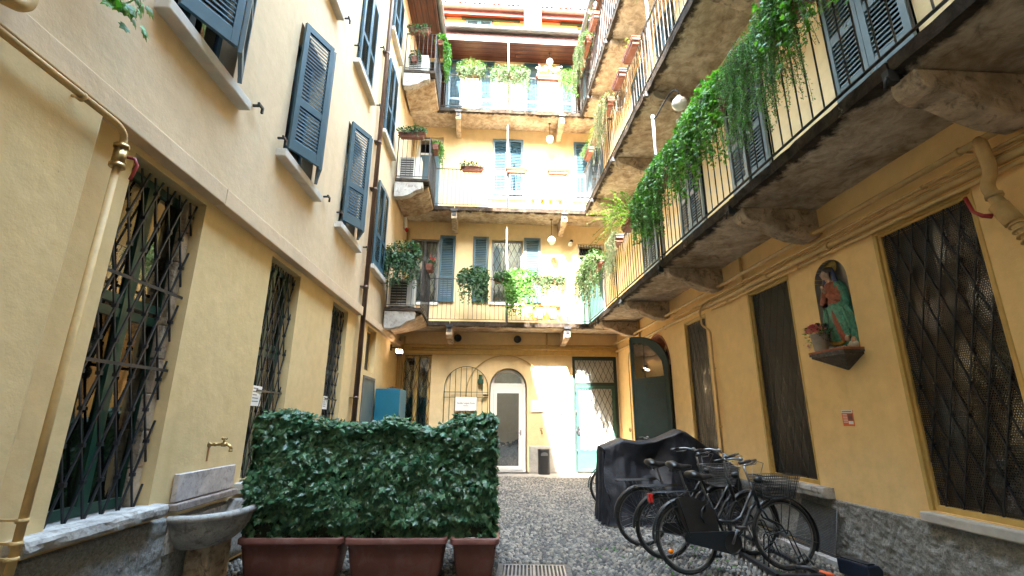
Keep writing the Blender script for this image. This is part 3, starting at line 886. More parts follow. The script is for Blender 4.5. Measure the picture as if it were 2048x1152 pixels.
# second floor openings
fr = frame_mb(-5.10,-4.28,8.0,10.80,.10,.07,.06,0,(10.22,)).build('door', M['offwhite'], BW)
MB().box(-5.03,-4.35,.12,.15,8.0,10.18).build('door_leaf', M['shutter'], fr)
mb = MB()
for k in range(5):
    xx = -4.95+k*.14; mb.tube([(xx+.05*math.cos(t), .06, 10.62+.07*math.sin(t)) for t in [i*math.pi/5 for i in range(11)]], .007, 5)
mb.tube([(-5.02,.06,10.55),(-4.36,.06,10.55)], .007, 5); mb.tube([(-5.02,.06,10.69),(-4.36,.06,10.69)], .007, 5)
mb.build('grille', M['iron'], fr)
upper_window(BW, -2.57, 1.05, 8.68, 10.80, 'closed', 'shutter_up')
upper_window(BW, .24, 1.0, 8.68, 10.80, 'closed', 'shutter_up')
MB().box(-2.72,-1.40,-.06,.05,8.55,8.66).build('sill', M['sillstone'], BW, bevel=.008)
MB().box(.12,1.36,-.06,.05,8.55,8.66).build('sill', M['sillstone'], BW, bevel=.008)
# third floor openings
fr = frame_mb(-5.06,-4.22,11.4,13.98,.12,.06,.05,1).build('door', M['shutter_up'], BW); sheet('pane', -5,-4.28,11.45,13.9,.15,'glass',fr)
shutter(fr, -4.19, 11.38, .50, 2.62, 0, False, 'shutter_up', .03)
fr = frame_mb(-2.54,-1.52,11.4,13.95,.10,.06,.05,1).build('door', simple('pale blue door paint', (.36,.50,.58), .4), BW)
sheet('pane', -2.5,-1.56,11.5,13.9,.12,'glass',fr); sheet('curtain', -2.5,-1.56,11.5,13.9,.22,'curtain',fr,.01)
shutter(fr, -3.09, 11.38, .52, 2.58, 0, False, 'shutter_up', .03); shutter(fr, -1.48, 11.38, .54, 2.60, 0, False, 'shutter_up', .03)
fr = frame_mb(.32,1.18,11.4,13.98,.12,.06,.05,1).build('door', M['shutter_up'], BW); sheet('pane', .36,1.14,11.45,13.9,.15,'glass',fr)
shutter(fr, -.18, 11.38, .46, 2.62, 0, False, 'shutter_up', .03)
# orange recesses with meters
for a, b, c, d in (holesB[12], holesB[13]):
    nb = MB(); nb.box(a+.002,b-.002,.12,.14,c+.002,d-.002); nb.box((a+b)/2-.09,(a+b)/2+.09,.02,.125,c+.002,d-.002)
    nb.build('meter_niche', M['orange'], BW)
    for x0, x1 in ((a+.12,a+.34),(b-.34,b-.14)):
        MB().box(x0,x1,.02,.11,c+.05,d-.06).build('meter', M['offwhite'], BW, bevel=.02)
# eave: soffit, fascia, gutter; roof; attic storey behind
MB().box(SL-.2, SRT+.2, -.90, .02, 14.06, 14.10).build('soffit', M['wood'], BW)
MB().box(SL-.2, SRT+.2, -.93, -.90, 14.05, 14.36).build('fascia', M['fascia'], BW, bevel=.008)
ax = Matrix(((0,0,1),(1,0,0),(0,1,0)))
mb = MB(); mb.lathe([(.12,SL+.8),(.12,SRT+.2)], (0,-1.03,14.50), 14, 0, math.pi, 2*math.pi, ax); mb.box(SL+.8,SRT+.2,-.94,-.92,14.37,14.52)
for s in (-3.9,-2.9,-1.6,-.4,.8): mb.box(s,s+.03,-1.17,-.90,14.49,14.515)
mb.build('gutter', M['lead'], BW, fix=False)
def tiled(parent, s0, s1, y0, z0, y1, z1, n=None):
    """rows of barrel tiles running up the slope"""
    mb = MB(); d = Vector((0, y1-y0, z1-z0)); ln = d.length; d.normalize(); nn = Vector((0, -d.z, d.y))
    cnt = int((s1-s0)/.19)
    for i in range(cnt):
        x = s0+(i+.5)*(s1-s0)/cnt
        rows = int(ln/.36)
        for r in range(rows):
            a = r*ln/rows; b = a+ln/rows+.05; j = random.uniform(-.01,.01)
            for (q, rr) in ((a, .085), (b, .072)): pass
            vs = []
            for q, rr, lift in ((a,.088,.035), (b,.072,.0)):
                c = Vector((x+j, y0, z0))+d*q+nn*(.02+lift)
                for k in range(7):
                    t = math.pi*k/6
                    vs.append(c+Vector((math.cos(t)*rr,0,0))+nn*math.sin(t)*rr*.8)
            mb.add(vs, [(k, k+1, 8+k, 7+k) for k in range(6)], 0, True)
    e0 = Vector((s0,y0,z0)); e1 = Vector((s1,y0,z0))
    mb.add([e0,e1,e1+d*ln,e0+d*ln], [(0,1,2,3)])
    return mb.build('roof', M['tile'], parent, fix=False)
tiled(BW, SL, SRT, -.98, 14.52, 1.2, 16.35)
AH = [(-3.75,-2.65,16.45,17.05), (-5.2,-4.6,16.5,16.95), (.8,1.35,16.4,17.0), (-2.6,-1.7,16.45,16.9)]
o = wall_mb(SL-3, SRT+3, 15.2, 17.13, AH, .3).build('attic_wall', simple('apricot attic plaster', (.62,.33,.14), .9, var=.12), BW); o.location = (0,1.2,0)
mb = MB(); mb.box(SL-3,SRT+3,1.55,1.6,15,17.2); mb.build('interior', M['dark'], BW)
aw = frame_mb(-3.73,-2.67,16.46,17.04,1.22,.05,.05,1).build('window', M['shutter_up'], BW)
for i in range(2):
    o = link('shutter', shutter_mb(.52,.56,mid=.5).build('shutter', M['shutter_up'], aw).data, aw) if False else shutter_mb(.52,.56,mid=.5).build('shutter', M['shutter_up'], aw)
    o.location = (-3.72+i*.53, 1.19, 16.47)
for a, b in ((-5.4,-4.5), (-3.9,-1.55), (.1,1.3)):
    MB().box(a, b, 1.12, 1.24, 17.0, 17.09).build('lintel', M['green_frame'], BW)
MB().box(-5.18,-4.62,1.26,1.30,16.5,16.95).build('shutter', simple('apricot roller blind', (.66,.36,.13), .7), BW)
MB().box(-2.58,-1.72,1.26,1.30,16.46,16.9).build('shutter', simple('apricot roller blind two', (.70,.42,.17), .7), BW)
MB().box(SL-3, SRT+3, .92, 1.25, 17.12, 17.15).build('soffit', M['wood'], BW)
MB().box(SL-3, SRT+3, .90, .92, 17.02, 17.25).build('fascia', M['fascia'], BW)
mb = MB(); mb.lathe([(.11,SL-3),(.11,SRT+3)], (0,.80,17.30), 14, 0, math.pi, 2*math.pi, ax); mb.box(SL-3,SRT+3,.88,.898,17.2,17.32)
mb.build('gutter', M['lead'], BW, fix=False)
tiled(BW, SL-3, SRT+3, .80, 17.36, 2.9, 18.1)
mb = MB(); mb.box(-1.45,-.87,-.22,.30,14.9,19.4); mb.box(-1.50,-.82,-.27,.35,19.4,19.5)
mb.build('chimney', M['cement'], BW, bevel=.01)
# ================================================================== the wing on the right of the yard
RW = building('balcony_apartment_wing', 'ochre wing with long stone balconies on brackets above dark meshed ground windows', F_R)
GR = [(9.92,10.95,.72,3.43), (7.42,8.42,.75,3.43), (5.0,5.93,.75,3.43), (2.5,4.12,0,3.50), (8.90,9.45,2.30,3.40), (12.6,13.6,.72,3.43)]
wall_mb(-.3, 20, 0, 4.12, GR, .5).build('wall', M['plaster'], RW)
FL1 = [(s, s+1.02, 5.05, 7.2) for s in (9.88, 7.50, 5.42, 3.0, 12.3)]
FL2 = [(s, s+.98, 8.66, 10.78) for s in (4.98, 3.02, 7.4, 9.9, 12.3)]
FL3 = [(s, s+.98, 12.0, 13.9) for s in (4.98, 3.02, 7.4, 9.9)]
wall_mb(-.3, 20, 4.12, 14.4, FL1+FL2+FL3, .5).build('wall', M['plaster_b'], RW)
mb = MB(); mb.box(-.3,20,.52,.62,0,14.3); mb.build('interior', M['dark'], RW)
rough_panel(8.0, 11.6, 0, .63, .022, .026, .015, 21.0).build('plinth', M['stucco'], RW, fix=False)
rough_panel(4.25, 8.0, 0, .63, .022, .022, .04, 31.0).build('plinth', M['stucco'], RW, fix=False)
rough_panel(11.6, 19.9, 0, .63, .022, .022, .06, 41.0).build('plinth', M['stucco'], RW, fix=False)
# arch over the open green leaf
cx, rad, zs = 3.31, .80, 2.70
mb = MB()
for sg in (-1, 1):
    poly = [(cx+sg*rad, zs)] + [(cx+sg*rad*math.cos(a), zs+rad*math.sin(a)) for a in [R(x) for x in range(6, 91, 6)]] + [(cx, 3.51), (cx+sg*.82, 3.51), (cx+sg*.82, zs)]
    mb.prism(poly, 'y', .003, .48)
mb.build('door_arch', M['plaster'], RW)
mb = MB()
for sg in (1,):
    ring = [(cx+rad*math.cos(a), zs+rad*math.sin(a)) for a in [R(x) for x in range(0, 181, 8)]]
    rin = [(cx+(rad-.035)*math.cos(a), zs+(rad-.035)*math.sin(a)) for a in [R(x) for x in range(0, 181, 8)]]
    k = len(ring)
    for yy in (-.012,): mb.add([(a,yy,b) for a,b in ring]+[(a,yy,b) for a,b in rin]+[(a,.4,b) for a,b in rin], [(i,i+1,k+i+1,k+i) for i in range(k-1)]+[(k+i,k+i+1,2*k+i+1,2*k+i) for i in range(k-1)])
mb.build('arch_lining', M['brick_top'], RW)
lw = 1.16
top = [(-lw+lw*math.sin(R(t))*1.0, 2.72+.74*math.cos(R(t))) for t in range(0, 81, 8)]
out = [(-lw, .03)]+top+[(0, 2.78), (0, .03)]
mb = MB(); mb.prism(out, 'y', -.03, .03)
leaf = mb.build('door', M['dark_green'], RW, bevel=.004)
leaf.location = (4.10, -.05, 0); leaf.rotation_euler = (0,0,R(25))
mb = MB()
for x0, x1, z0, z1 in ((-1.06,-.10,.12,1.20),(-1.06,-.10,1.30,2.34)):
    mb.box(x0,x1,-.036,-.030,z0,z0+.03); mb.box(x0,x1,-.036,-.030,z1-.03,z1); mb.box(x0,x0+.03,-.036,-.030,z0+.03,z1-.03); mb.box(x1-.03,x1,-.036,-.030,z0+.03,z1-.03)
mb.box(-lw,-lw+.05,-.045,-.03,.05,3.40)
mb.build('panel_moulding', M['dark_green'], leaf)
poly = [(-1.03,2.45),(-1.03,3.30),(-.80,3.27),(-.55,3.17),(-.32,2.99),(-.16,2.80),(-.12,2.45)]
MB().prism(poly, 'y', -.034, .034).build('pane', M['glass_refl'], leaf)
mb = MB(); mb.box(-.72,-.69,-.038,-.034,2.45,3.25); mb.bar((-1.06,-.036,2.44),(-.1,-.036,2.44),.006,.03); mb.build('glazing_bar', M['dark_green'], leaf)
mb = MB(); mb.box(-1.13,-1.08,-.05,-.03,1.0,1.16); mb.tube([(-1.105,-.05,1.1),(-1.105,-.09,1.1),(-1.0,-.09,1.1)], .01, 6); mb.build('handle', M['iron'], leaf)
mb = MB()
for z in (.4, 1.5, 2.5): mb.tube([(.01,-.03,z-.08),(.01,-.03,z+.08)], .015, 8)
mb.build('hinge', M['iron'], leaf)

def meshed_window(i, a, b, c, d, mat, deep):
    mb = frame_mb(a, b, c, d, .015, .05, .07, 0)
    mb.box(a-.025,a+.02,-.012,.06,c,d); mb.box(b-.010,b+.012,-.008,.06,c,d); mb.box(a-.025,b+.012,-.010,.06,d-.02,d+.015)
    fr = mb.build('window', M['ochre_paint'], RW, bevel=.006)
    sheet('screen', a+.05, b-.05, c+.05, d-.05, .040, mat, fr)
    lattice_mb(a+.072, b-.05, c+.05, d-.05, .022, .162, .53, .0095 if i == 0 else .006, True, (), .3).build('grille', M['iron'] if i == 0 else M['dim_iron'], fr)
    f2 = frame_mb(a+.055, b-.055, c+.055, d-.055, .13, .07, .04, 1, (c+.62*(d-c),c+.80*(d-c)))
    f2.build('casement', simple('brown casement paint', (.09,.055,.035), .5), fr)
    sheet('pane', a+.05, b-.05, c+.05, d-.05, .125, 'glass_strong', fr)
    sheet('curtain', a+.12, b-.12, c+.12, d-.12, .42, 'curtain' if i == 0 else 'brown_curtain', fr, .012)
meshed_window(0, *GR[0], 'perf', 0); meshed_window(1, *GR[1], 'perf_grey', 0); meshed_window(2, *GR[2], 'perf_grey', 0)
MB().box(9.86, 11.12, -.085, .12, .615, .705).build('sill', M['sillstone'], RW, bevel=.014)
worn_sill(7.34, 8.66, .625, .745, .14, 8.0).build('sill', M['stone'], RW)
worn_sill(4.92, 6.02, .625, .745, .12, 5.0).build('sill', M['stone'], RW)
for s, w, z0, z1 in [(u[0], u[1]-u[0], u[2], u[3]) for u in FL1+FL2+FL3]:
    fr = upper_window(RW, s, w, z0, z1, 'closed', 'shutter_g' if z0 < 6 else 'shutter_up')
    sill(fr, s-.1, s+w+.1, z0, .07, .07)
# balconies
DR = 1.07; XE = 19.0; SB = [1.95, 4.20, 6.63, 9.06, 11.5, 13.9, 16.4]
for fi, z in enumerate(ZB):
    z = z+.004
    st = [.93]+SB+[XE]
    if fi == 2: pass
    rb = None
    for k in range(len(st)-1):
        b = slab_mb(st[k]+.012, st[k+1]-.012, DR, z+.004*((k*7) % 3), z+TH, fi*5+k*1.7).build('balcony', M['slab_r'], RW)
        if k == 0: rb = b
    for k, s in enumerate(SB):
        zz = z-.002
        prof = [(0,zz),(0,zz-.36),(-.10,zz-.40),(-.34,zz-.37),(-.55,zz-.29),(-.74,zz-.20),(-.86,zz-.19),(-.93,zz-.15),(-.97,zz-.09),(-.97,zz)]
        MB().prism(prof, 'x', s-.115, s+.115).build('bracket', M['bracket'], rb, bevel=.02)
        mb = MB(); mb.box(s-.03,s+.03,-1.10,-1.02,zz-.06,zz+.05); mb.tube([(s,-1.08,zz),(s+.02,-1.12,zz-.03),(s,-1.13,zz-.12)], .012, 6); mb.build('clamp', M['iron'], rb)
    rl = railing_mb([(1.05, -DR+.02), (XE, -DR+.02)], z=z+TH, pitch=.157, r=.0085)
    rl.build('railing', M['rail'], rb)
MB().box(-.2, 20, -.92, .02, 13.96, 14.0).build('soffit', M['wood'], RW)
mb = MB(); mb.lathe([(.11,-.2),(.11,20)], (0,-1.0,14.12), 12, 0, math.pi, 2*math.pi, ax); mb.box(-.2,20,-.94,-.92,13.95,14.2); mb.build('gutter', M['lead'], RW, fix=False)
MB().add([(-.2,-.95,14.05),(20,-.95,14.05),(20,5,17.4),(-.2,5,17.4)], [(0,1,2,3)]).build('roof', M['tile'], RW)

# ================================================================== the street wing behind the camera: it keeps the sun off the lower yard
GW = building('street_apartment_wing', 'tall plain ochre wing closing the yard behind the viewer', Matrix.Translation((0, -4.2, 0)) @ Matrix.Rotation(R(180), 4, 'Z'))
HG = [(-.9-.0, 1.5, 0, 3.0)] + [(x, x+1.0, z, z+2.0) for x in (-3.6, -1.4, .9, 3.0, 5.6) for z in (4.9, 8.4, 11.9, 15.2)]
wall_mb(-6.5, 8.5, 0, 19.2, HG, .5).build('wall', M['plaster_up'], GW)
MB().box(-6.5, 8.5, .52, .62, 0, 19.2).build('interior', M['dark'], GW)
for h in HG[1:]:
    upper_window(GW, h[0], 1.0, h[2], h[3], 'closed', 'shutter')
MB().box(-6.6, 8.6, -.4, .6, 19.2, 19.35).build('roof', M['tile'], GW)

# ================================================================== ground
mb = MB(); mb.add([(-40,-40,-.03),(40,-40,-.03),(40,60,-.03),(-40,60,-.03)], [(0,1,2,3)])
structure('ground', mb, M['dirt'])
def pebbles():
    P = []
    pit = .058
    ys = np.arange(-1.5, 14.1, pit*.80)
    for j, y in enumerate(ys):
        xs = np.arange(-2.8, 4.3, pit) + (pit/2 if j % 2 else 0)
        ed = 0.06*np.sin(y*1.7)
        for x in xs:
            if y > 13.75+.18*math.sin(x*2.1)+ed and x > -.2: continue
            if .05 < x < .86 and 5.16 < y < 5.72: continue
            P.append((x+rng.normal(0,.006), y+rng.normal(0,.006)))
    P = np.array(P); n = len(P)
    a = rng.uniform(.6, 1.15, n)*pit*.54; b = a*rng.uniform(.62, .95, n)
    ang = rng.normal(0.3, .7, n); h = rng.uniform(.018, .031, n)
    und = np.array([noise.fractal(Vector((p[0]*.9, p[1]*.9, 0)), 1, 2, 3) for p in P])*.02
    K = 7
    t = np.arange(K)*2*np.pi/K
    V = np.zeros((n, 2*K+1, 3))
    for ring, (rr, zz) in enumerate(((1.0, -.35), (.74, .62))):
        ex = a[:,None]*np.cos(t)*rr*rng.uniform(.88,1.1,(n,K)); ey = b[:,None]*np.sin(t)*rr*rng.uniform(.88,1.1,(n,K))
        V[:, ring*K:(ring+1)*K, 0] = P[:,0,None]+ex*np.cos(ang)[:,None]-ey*np.sin(ang)[:,None]
        V[:, ring*K:(ring+1)*K, 1] = P[:,1,None]+ex*np.sin(ang)[:,None]+ey*np.cos(ang)[:,None]
        V[:, ring*K:(ring+1)*K, 2] = (und-.018)[:,None]+h[:,None]*zz*(1+rng.normal(0,.18,(n,K)))
    V[:, 2*K, 0] = P[:,0]; V[:, 2*K, 1] = P[:,1]; V[:, 2*K, 2] = und-.018+h*1.0
    base = []
    for k in range(K):
        k2 = (k+1) % K
        base += [(k, k2, K+k2), (k, K+k2, K+k), (K+k, K+k2, 2*K)]
    F = (np.arange(n)[:,None,None]*(2*K+1)+np.array(base)[None]).reshape(-1,3)
    o = np_mesh('cobblestones', V.reshape(-1,3), F, M['pebble'], None, True)
    o['kind'] = 'structure'
    return o
pebbles()
# bedding under the stones follows the same gentle waves
nx, ny = 60, 110; V = []; F = []
for j in range(ny+1):
    for i in range(nx+1):
        x = -3.2+7.9*i/nx; y = -4.2+18.8*j/ny
        V.append((x, y, noise.fractal(Vector((x*.9, y*.9, 0)), 1, 2, 3)*.02-.020))
for j in range(ny):
    for i in range(nx):
        a = j*(nx+1)+i; F.append((a, a+1, a+nx+2, a+nx+1))
structure('yard_floor', MB().add(V, F, 0, True), M['dirt'])
# worn stone strip along the end wall
V = []; F = []; nx = 40
for i in range(nx+1):
    x = -.35+4.2*i/nx
    y0 = 13.72+.16*math.sin(x*2.1)+.06*math.sin(x*7)
    V += [(x, y0, -.012), (x, y0+.05, .012), (x, 14.52, .018)]
for i in range(nx): F += [(i*3, i*3+3, i*3+4, i*3+1), (i*3+1, i*3+4, i*3+5, i*3+2)]
structure('pavement', MB().add(V, F, 0, True), M['paving'])
# ------------------------------------------------------------------ foliage
def leaf_shape(kind):
    """one leaf in its own plane: x across, y along, tip at y=1; returns verts, tris"""
    if kind == 'ivy':
        o = [(0,0),(.30,-.10),(.52,.12),(.36,.30),(.46,.58),(.20,.60),(0,1.0),(-.20,.60),(-.46,.58),(-.36,.30),(-.52,.12),(-.30,-.10)]
        v = [(0,.34,.05)]+[(x,y,-.10*abs(x)-.06*y*y) for x,y in o]
        return np.array(v), np.array([(0,i,i % 12+1) for i in range(1,13)])
    if kind == 'round':
        o = [(.42*math.sin(a)*1.0, .5-.5*math.cos(a)) for a in [2*math.pi*k/7 for k in range(7)]]
        v = [(0,.5,.06)]+[(x,y,-.12*abs(x)) for x,y in o]
        return np.array(v), np.array([(0,i,i % 7+1) for i in range(1,8)])
    o = [(0,0),(.24,.30),(.20,.62),(0,1.0),(-.20,.62),(-.24,.30)]
    v = [(0,.45,.05)]+[(x,y,-.10*abs(x)) for x,y in o]
    return np.array(v), np.array([(0,i,i % 6+1) for i in range(1,7)])
def leaves(P, T, Nn, S, kind):
    """P positions, T tip directions, Nn normals, S sizes -> V, F"""
    lv, lf = leaf_shape(kind)
    T = T/np.maximum(np.linalg.norm(T,axis=1,keepdims=True),1e-6)
    X = np.cross(T, Nn); X /= np.maximum(np.linalg.norm(X,axis=1,keepdims=True),1e-6)
    Z = np.cross(X, T)
    V = P[:,None,:]+S[:,None,None]*(lv[None,:,0,None]*X[:,None,:]+lv[None,:,1,None]*T[:,None,:]+lv[None,:,2,None]*Z[:,None,:])
    F = (np.arange(len(P))[:,None,None]*len(lv)+lf[None]).reshape(-1,3)
    return V.reshape(-1,3), F
class Fol:
    """leaf cloud in a thing's local space (x along the rail, -y out of it, z up)"""
    def __init__(s): s.P=[]; s.T=[]; s.N=[]; s.S=[]; s.st=MB()
    def leaf(s, p, t, n, size): s.P.append(p); s.T.append(t); s.N.append(n); s.S.append(size)
    def mound(s, x0, x1, yc, zc, ry, rz, n, size, droop=.3):
        for _ in range(n):
            x = random.uniform(x0, x1); a = random.uniform(-.35, math.pi+.35); r = random.uniform(.55, 1.12)
            w = 1.0 - .45*abs((x-(x0+x1)/2)/((x1-x0)/2+1e-6))**3
            p = (x, yc-ry*r*math.cos(a)*1.0, zc+rz*w*r*math.sin(a))
            d = Vector((random.gauss(0,.6), -math.cos(a)*.9-.2+random.gauss(0,.4), math.sin(a)*.5-droop+random.gauss(0,.4)))
            nn = Vector((random.gauss(0,.5), -.5+random.gauss(0,.4), .8+random.gauss(0,.3)))
            s.leaf(p, d, nn, size*random.uniform(.65, 1.25))
    def strand(s, p, out, ln, size, dens, sway=.05, side=(0,0), wire=True, thick=1.0, curl=None):
        """a shoot that arches out over the rim and hangs down"""
        p = Vector(p); pts = []; n = max(5, int(ln/.06)); ph = random.random()*6
        for i in range(n+1):
            t = i/n; a = min(1, t*ln/.22)
            q = p+Vector((sway*math.sin(t*4+ph)+side[0]*t, -out*math.sin(a*math.pi/2)*(1+.25*math.sin(t*3+ph)), .06*math.sin(a*math.pi)-max(0, t*ln-.14)))
            if curl: q += Vector(curl)*max(0, t-.6)**2*4
            pts.append(q)
        if wire: s.st.tube(pts, .0022*thick, 4, caps=False)
        m = int(ln*dens)
        for k in range(m):
            t = random.random()**.85; i = min(n-1, int(t*n)); q = pts[i].lerp(pts[i+1], t*n-i)
            d = Vector((random.gauss(0,1), random.gauss(-.35,.7), random.gauss(-.55,.5)))
            nn = Vector((random.gauss(0,.6), -.9+random.gauss(0,.4), .5+random.gauss(0,.4)))
            s.leaf(tuple(q+Vector((random.gauss(0,size*.35), random.gauss(0,size*.35), random.gauss(0,size*.2)))), d, nn, size*random.uniform(.55,1.2)*(1.1-.4*t))
        return pts
    def bush(s, c, r, n, size, up=.4):
        for _ in range(n):
            d = Vector((random.gauss(0,1), random.gauss(0,1), random.gauss(0,1))).normalized()
            q = Vector(c)+Vector((d.x*r[0], d.y*r[1], d.z*r[2]))*random.uniform(.45, 1.1)
            t = d+Vector((random.gauss(0,.5), random.gauss(0,.5), up+random.gauss(0,.5)))
            s.leaf(tuple(q), t, Vector((random.gauss(0,.5),-.4+random.gauss(0,.5),.8)), size*random.uniform(.6,1.2))
    def build(s, name, mat, parent, kind, stems=True):
        if s.P:
            V, F = leaves(np.array([tuple(p) for p in s.P],float), np.array([tuple(p) for p in s.T],float), np.array([tuple(p) for p in s.N],float), np.array(s.S,float), kind)
            o = np_mesh(name, V, F, M[mat], parent)
        if stems and s.st.v: s.st.build('stems', M['stem'], parent, fix=False)
        return o

def trough_mb(w, d=.17, h=.16, t=.012):
    mb = MB(); a, b = w/2, d/2; f = .80
    o0 = [(-a*f-.02,-b*f,0),(a*f+.02,-b*f,0),(a*f+.02,b*f,0),(-a*f-.02,b*f,0)]
    o1 = [(-a,-b,h),(a,-b,h),(a,b,h),(-a,b,h)]
    i1 = [(-a+t,-b+t,h),(a-t,-b+t,h),(a-t,b-t,h),(-a+t,b-t,h)]
    i0 = [(-a+t*3,-b+t,h-.035),(a-t*3,-b+t,h-.035),(a-t*3,b-t,h-.035),(-a+t*3,b-t,h-.035)]
    vs = o0+o1+i1+i0
    fs = [(3,2,1,0)]+[(i,(i+1) % 4,4+(i+1) % 4,4+i) for i in range(4)]+[(4+i,4+(i+1) % 4,8+(i+1) % 4,8+i) for i in range(4)]+[(8+i,8+(i+1) % 4,12+(i+1) % 4,12+i) for i in range(4)]+[(12,13,14,15)]
    mb.add(vs, fs)
    for z, g in ((h-.03,.010),(h*.5,.004)):
        mb.box(-a-g, a+g, -b-g, -b+.004, z-.0, z+.026)
        mb.box(-a-g, -a+.004, -b, b, z, z+.026); mb.box(a-.004, a+g, -b, b, z, z+.026)
    for k in range(1, int(w/.09)):
        x = -a+k*.09; mb.bar((x*f,-b*f-.003,.01),(x,-b-.004,h-.04),.008,.008,(0,1,0))
    return mb
_tr = {}
def flower_box(label, F, s, off, z, w, fill, group=None, rz=0, name='flower_box', holder=True, soil=True):
    t = thing(name, label, 'flower box', at(F, s, off, z, rz), group)
    k = round(w, 2)
    if k not in _tr:
        _tr[k] = trough_mb(w).build('trough', M['terracotta'], t).data
        sb = MB().box(-w/2+.03, w/2-.03, -.07, .07, .10, .13); _tr[(k,'s')] = sb.build('soil', M['soil'], t).data
        mb = MB()
        for x in (-w*.36, w*.36): mb.tube([(x,.125,.20),(x,.10,.21),(x,.10,.0),(x,.08,-.012),(x,-.08,-.012),(x,-.10,.03),(x,-.10,.10)], .004, 5)
        mb.tube([(-w/2-.02,-.104,.10),(w/2+.02,-.104,.10)], .004, 5)
        _tr[(k,'h')] = mb.build('holder', M['iron'], t).data
    else:
        link('trough', _tr[k], t); link('soil', _tr[(k,'s')], t); link('holder', _tr[(k,'h')], t)
    fill(t, w)
    return t
def f_trail(mat, kind, size, ln, n, dens=60, mound=120, out=.14, rz=.16, side=0, sparse_end=False, sway=.05):
    def go(t, w):
        f = Fol(); ww = w*(1.38 if w > .9 else 1.12); f.mound(-ww/2, ww/2, -.02, .15, .16, rz, int(mound*1.25), size)
        for i in range(int(n*1.3)):
            x = random.uniform(-ww/2+.02, ww/2-.02)
            f.strand((x, -.03, .15), out*random.uniform(.7,1.4), ln*random.uniform(.35,1.05), size, dens, sway, (random.gauss(side,.06), 0))
        f.build('foliage', mat, t, kind)
    return go
def flowers(t, pts, mat, size=.03, n=9):
    groups = [[p] for p in pts] if len(pts) <= 20 else [pts]      # each bloom its own part, unless it is a spray of many
    for g in groups:
        f = Fol()
        for p in g:
            for _ in range(n):
                d = Vector((random.gauss(0,1),random.gauss(0,1),random.gauss(.4,.8))).normalized()
                f.leaf(tuple(Vector(p)+d*size*.4), d+Vector((0,0,.3)), Vector((random.gauss(0,1),random.gauss(0,1),.5)), size*random.uniform(.8,1.2))
        f.build('flower' if len(g) == 1 else 'blossom', mat, t, 'round', False)
def f_sparse(mat, kind, size, n=26, h=.22, fl=None, npt=0):
    def go(t, w):
        f = Fol()
        for i in range(n):
            x = random.uniform(-w/2+.05, w/2-.05); hh = h*random.uniform(.3,1)
            pts = [Vector((x,0,.12)), Vector((x+random.gauss(0,.02), random.gauss(-.02,.03), .12+hh*.6)), Vector((x+random.gauss(0,.05), random.gauss(-.04,.05), .12+hh))]
            f.st.tube(pts, .0025, 4, caps=False)
            for k in range(9):
                q = pts[0].lerp(pts[2], random.uniform(.25,1))
                f.leaf(tuple(q), Vector((random.gauss(0,1),random.gauss(-.2,.8),random.gauss(.2,.5))), Vector((random.gauss(0,.4),-.3,1)), size*random.uniform(.6,1.2))
        f.build('foliage', mat, t, kind)
        if fl: flowers(t, [(random.uniform(-w/2,w/2), random.gauss(-.04,.05), .16+h*random.uniform(.5,1.1)) for _ in range(npt)], fl)
    return go
def both(*fs):
    def go(t, w):
        for f in fs: f(t, w)
    return go

# ------------------------------------------------------------------ ivy hedge in three planters
def planter(label, x0, x1, y0, y1):
    t = thing('planter', label, 'planter', Matrix.Translation(((x0+x1)/2, (y0+y1)/2, 0)), 'planters under the ivy hedge')
    w, d, h = (x1-x0), (y1-y0), .37
    def ring(fx, fy, z, r=.045):
        a, b = w/2*fx, d/2*fy; pts = []
        for sx, sy, a0 in ((1,1,0),(-1,1,90),(-1,-1,180),(1,-1,270)):
            for k in range(4):
                an = R(a0+k*30); pts.append((sx*(a-r)+r*math.cos(an), sy*(b-r)+r*math.sin(an), z))
        return pts
    def sh(d_): return (1-2*d_/w, 1-2*d_/d)
    prof = [(.075,0),(.068,.02),(.045,.17),(.028,.295),(.010,.31),(.0,.318),(.0,.362),(.008,.37),(.03,.37),(.036,.36),(.036,.30)]
    vs = []; k = 16
    for q, z in prof: vs += ring(*sh(q), z)
    fs = [(i*k+j, i*k+(j+1) % k, (i+1)*k+(j+1) % k, (i+1)*k+j) for i in range(len(prof)-1) for j in range(k)]
    fs.append(tuple(reversed(range(k))))
    MB().add(vs, fs, 0, True).build('tub', M['planter'], t).modifiers.new('b','EDGE_SPLIT').split_angle = R(50)
    MB().box(-w/2+.04, w/2-.04, -d/2+.04, d/2-.04, .27, .315).build('soil', M['soil'], t)
    return t
planter('brown oblong planter next to the stone basin', -2.46, -1.445, 5.18, 5.64)
planter('brown oblong planter in the middle under the ivy hedge', -1.425, -.425, 5.16, 5.62)
p3 = planter('brown planter set end on with white pebbles in its corner', -.395, .09, 5.14, 6.10)
mb = MB()
for _ in range(70):
    x = random.uniform(-.17, .18); y = random.uniform(-.44, -.20); r = random.uniform(.016,.030)
    mb.ball((x, y,   .315+r*.6+random.uniform(0,.012)), r, 0, 8, (1,random.uniform(.7,1),.7))
pb = mb.build('white_pebbles', simple('white pebbles', (.52,.51,.50), .6, var=.3, scale=20), p3, fix=False); pb['kind'] = 'stuff'

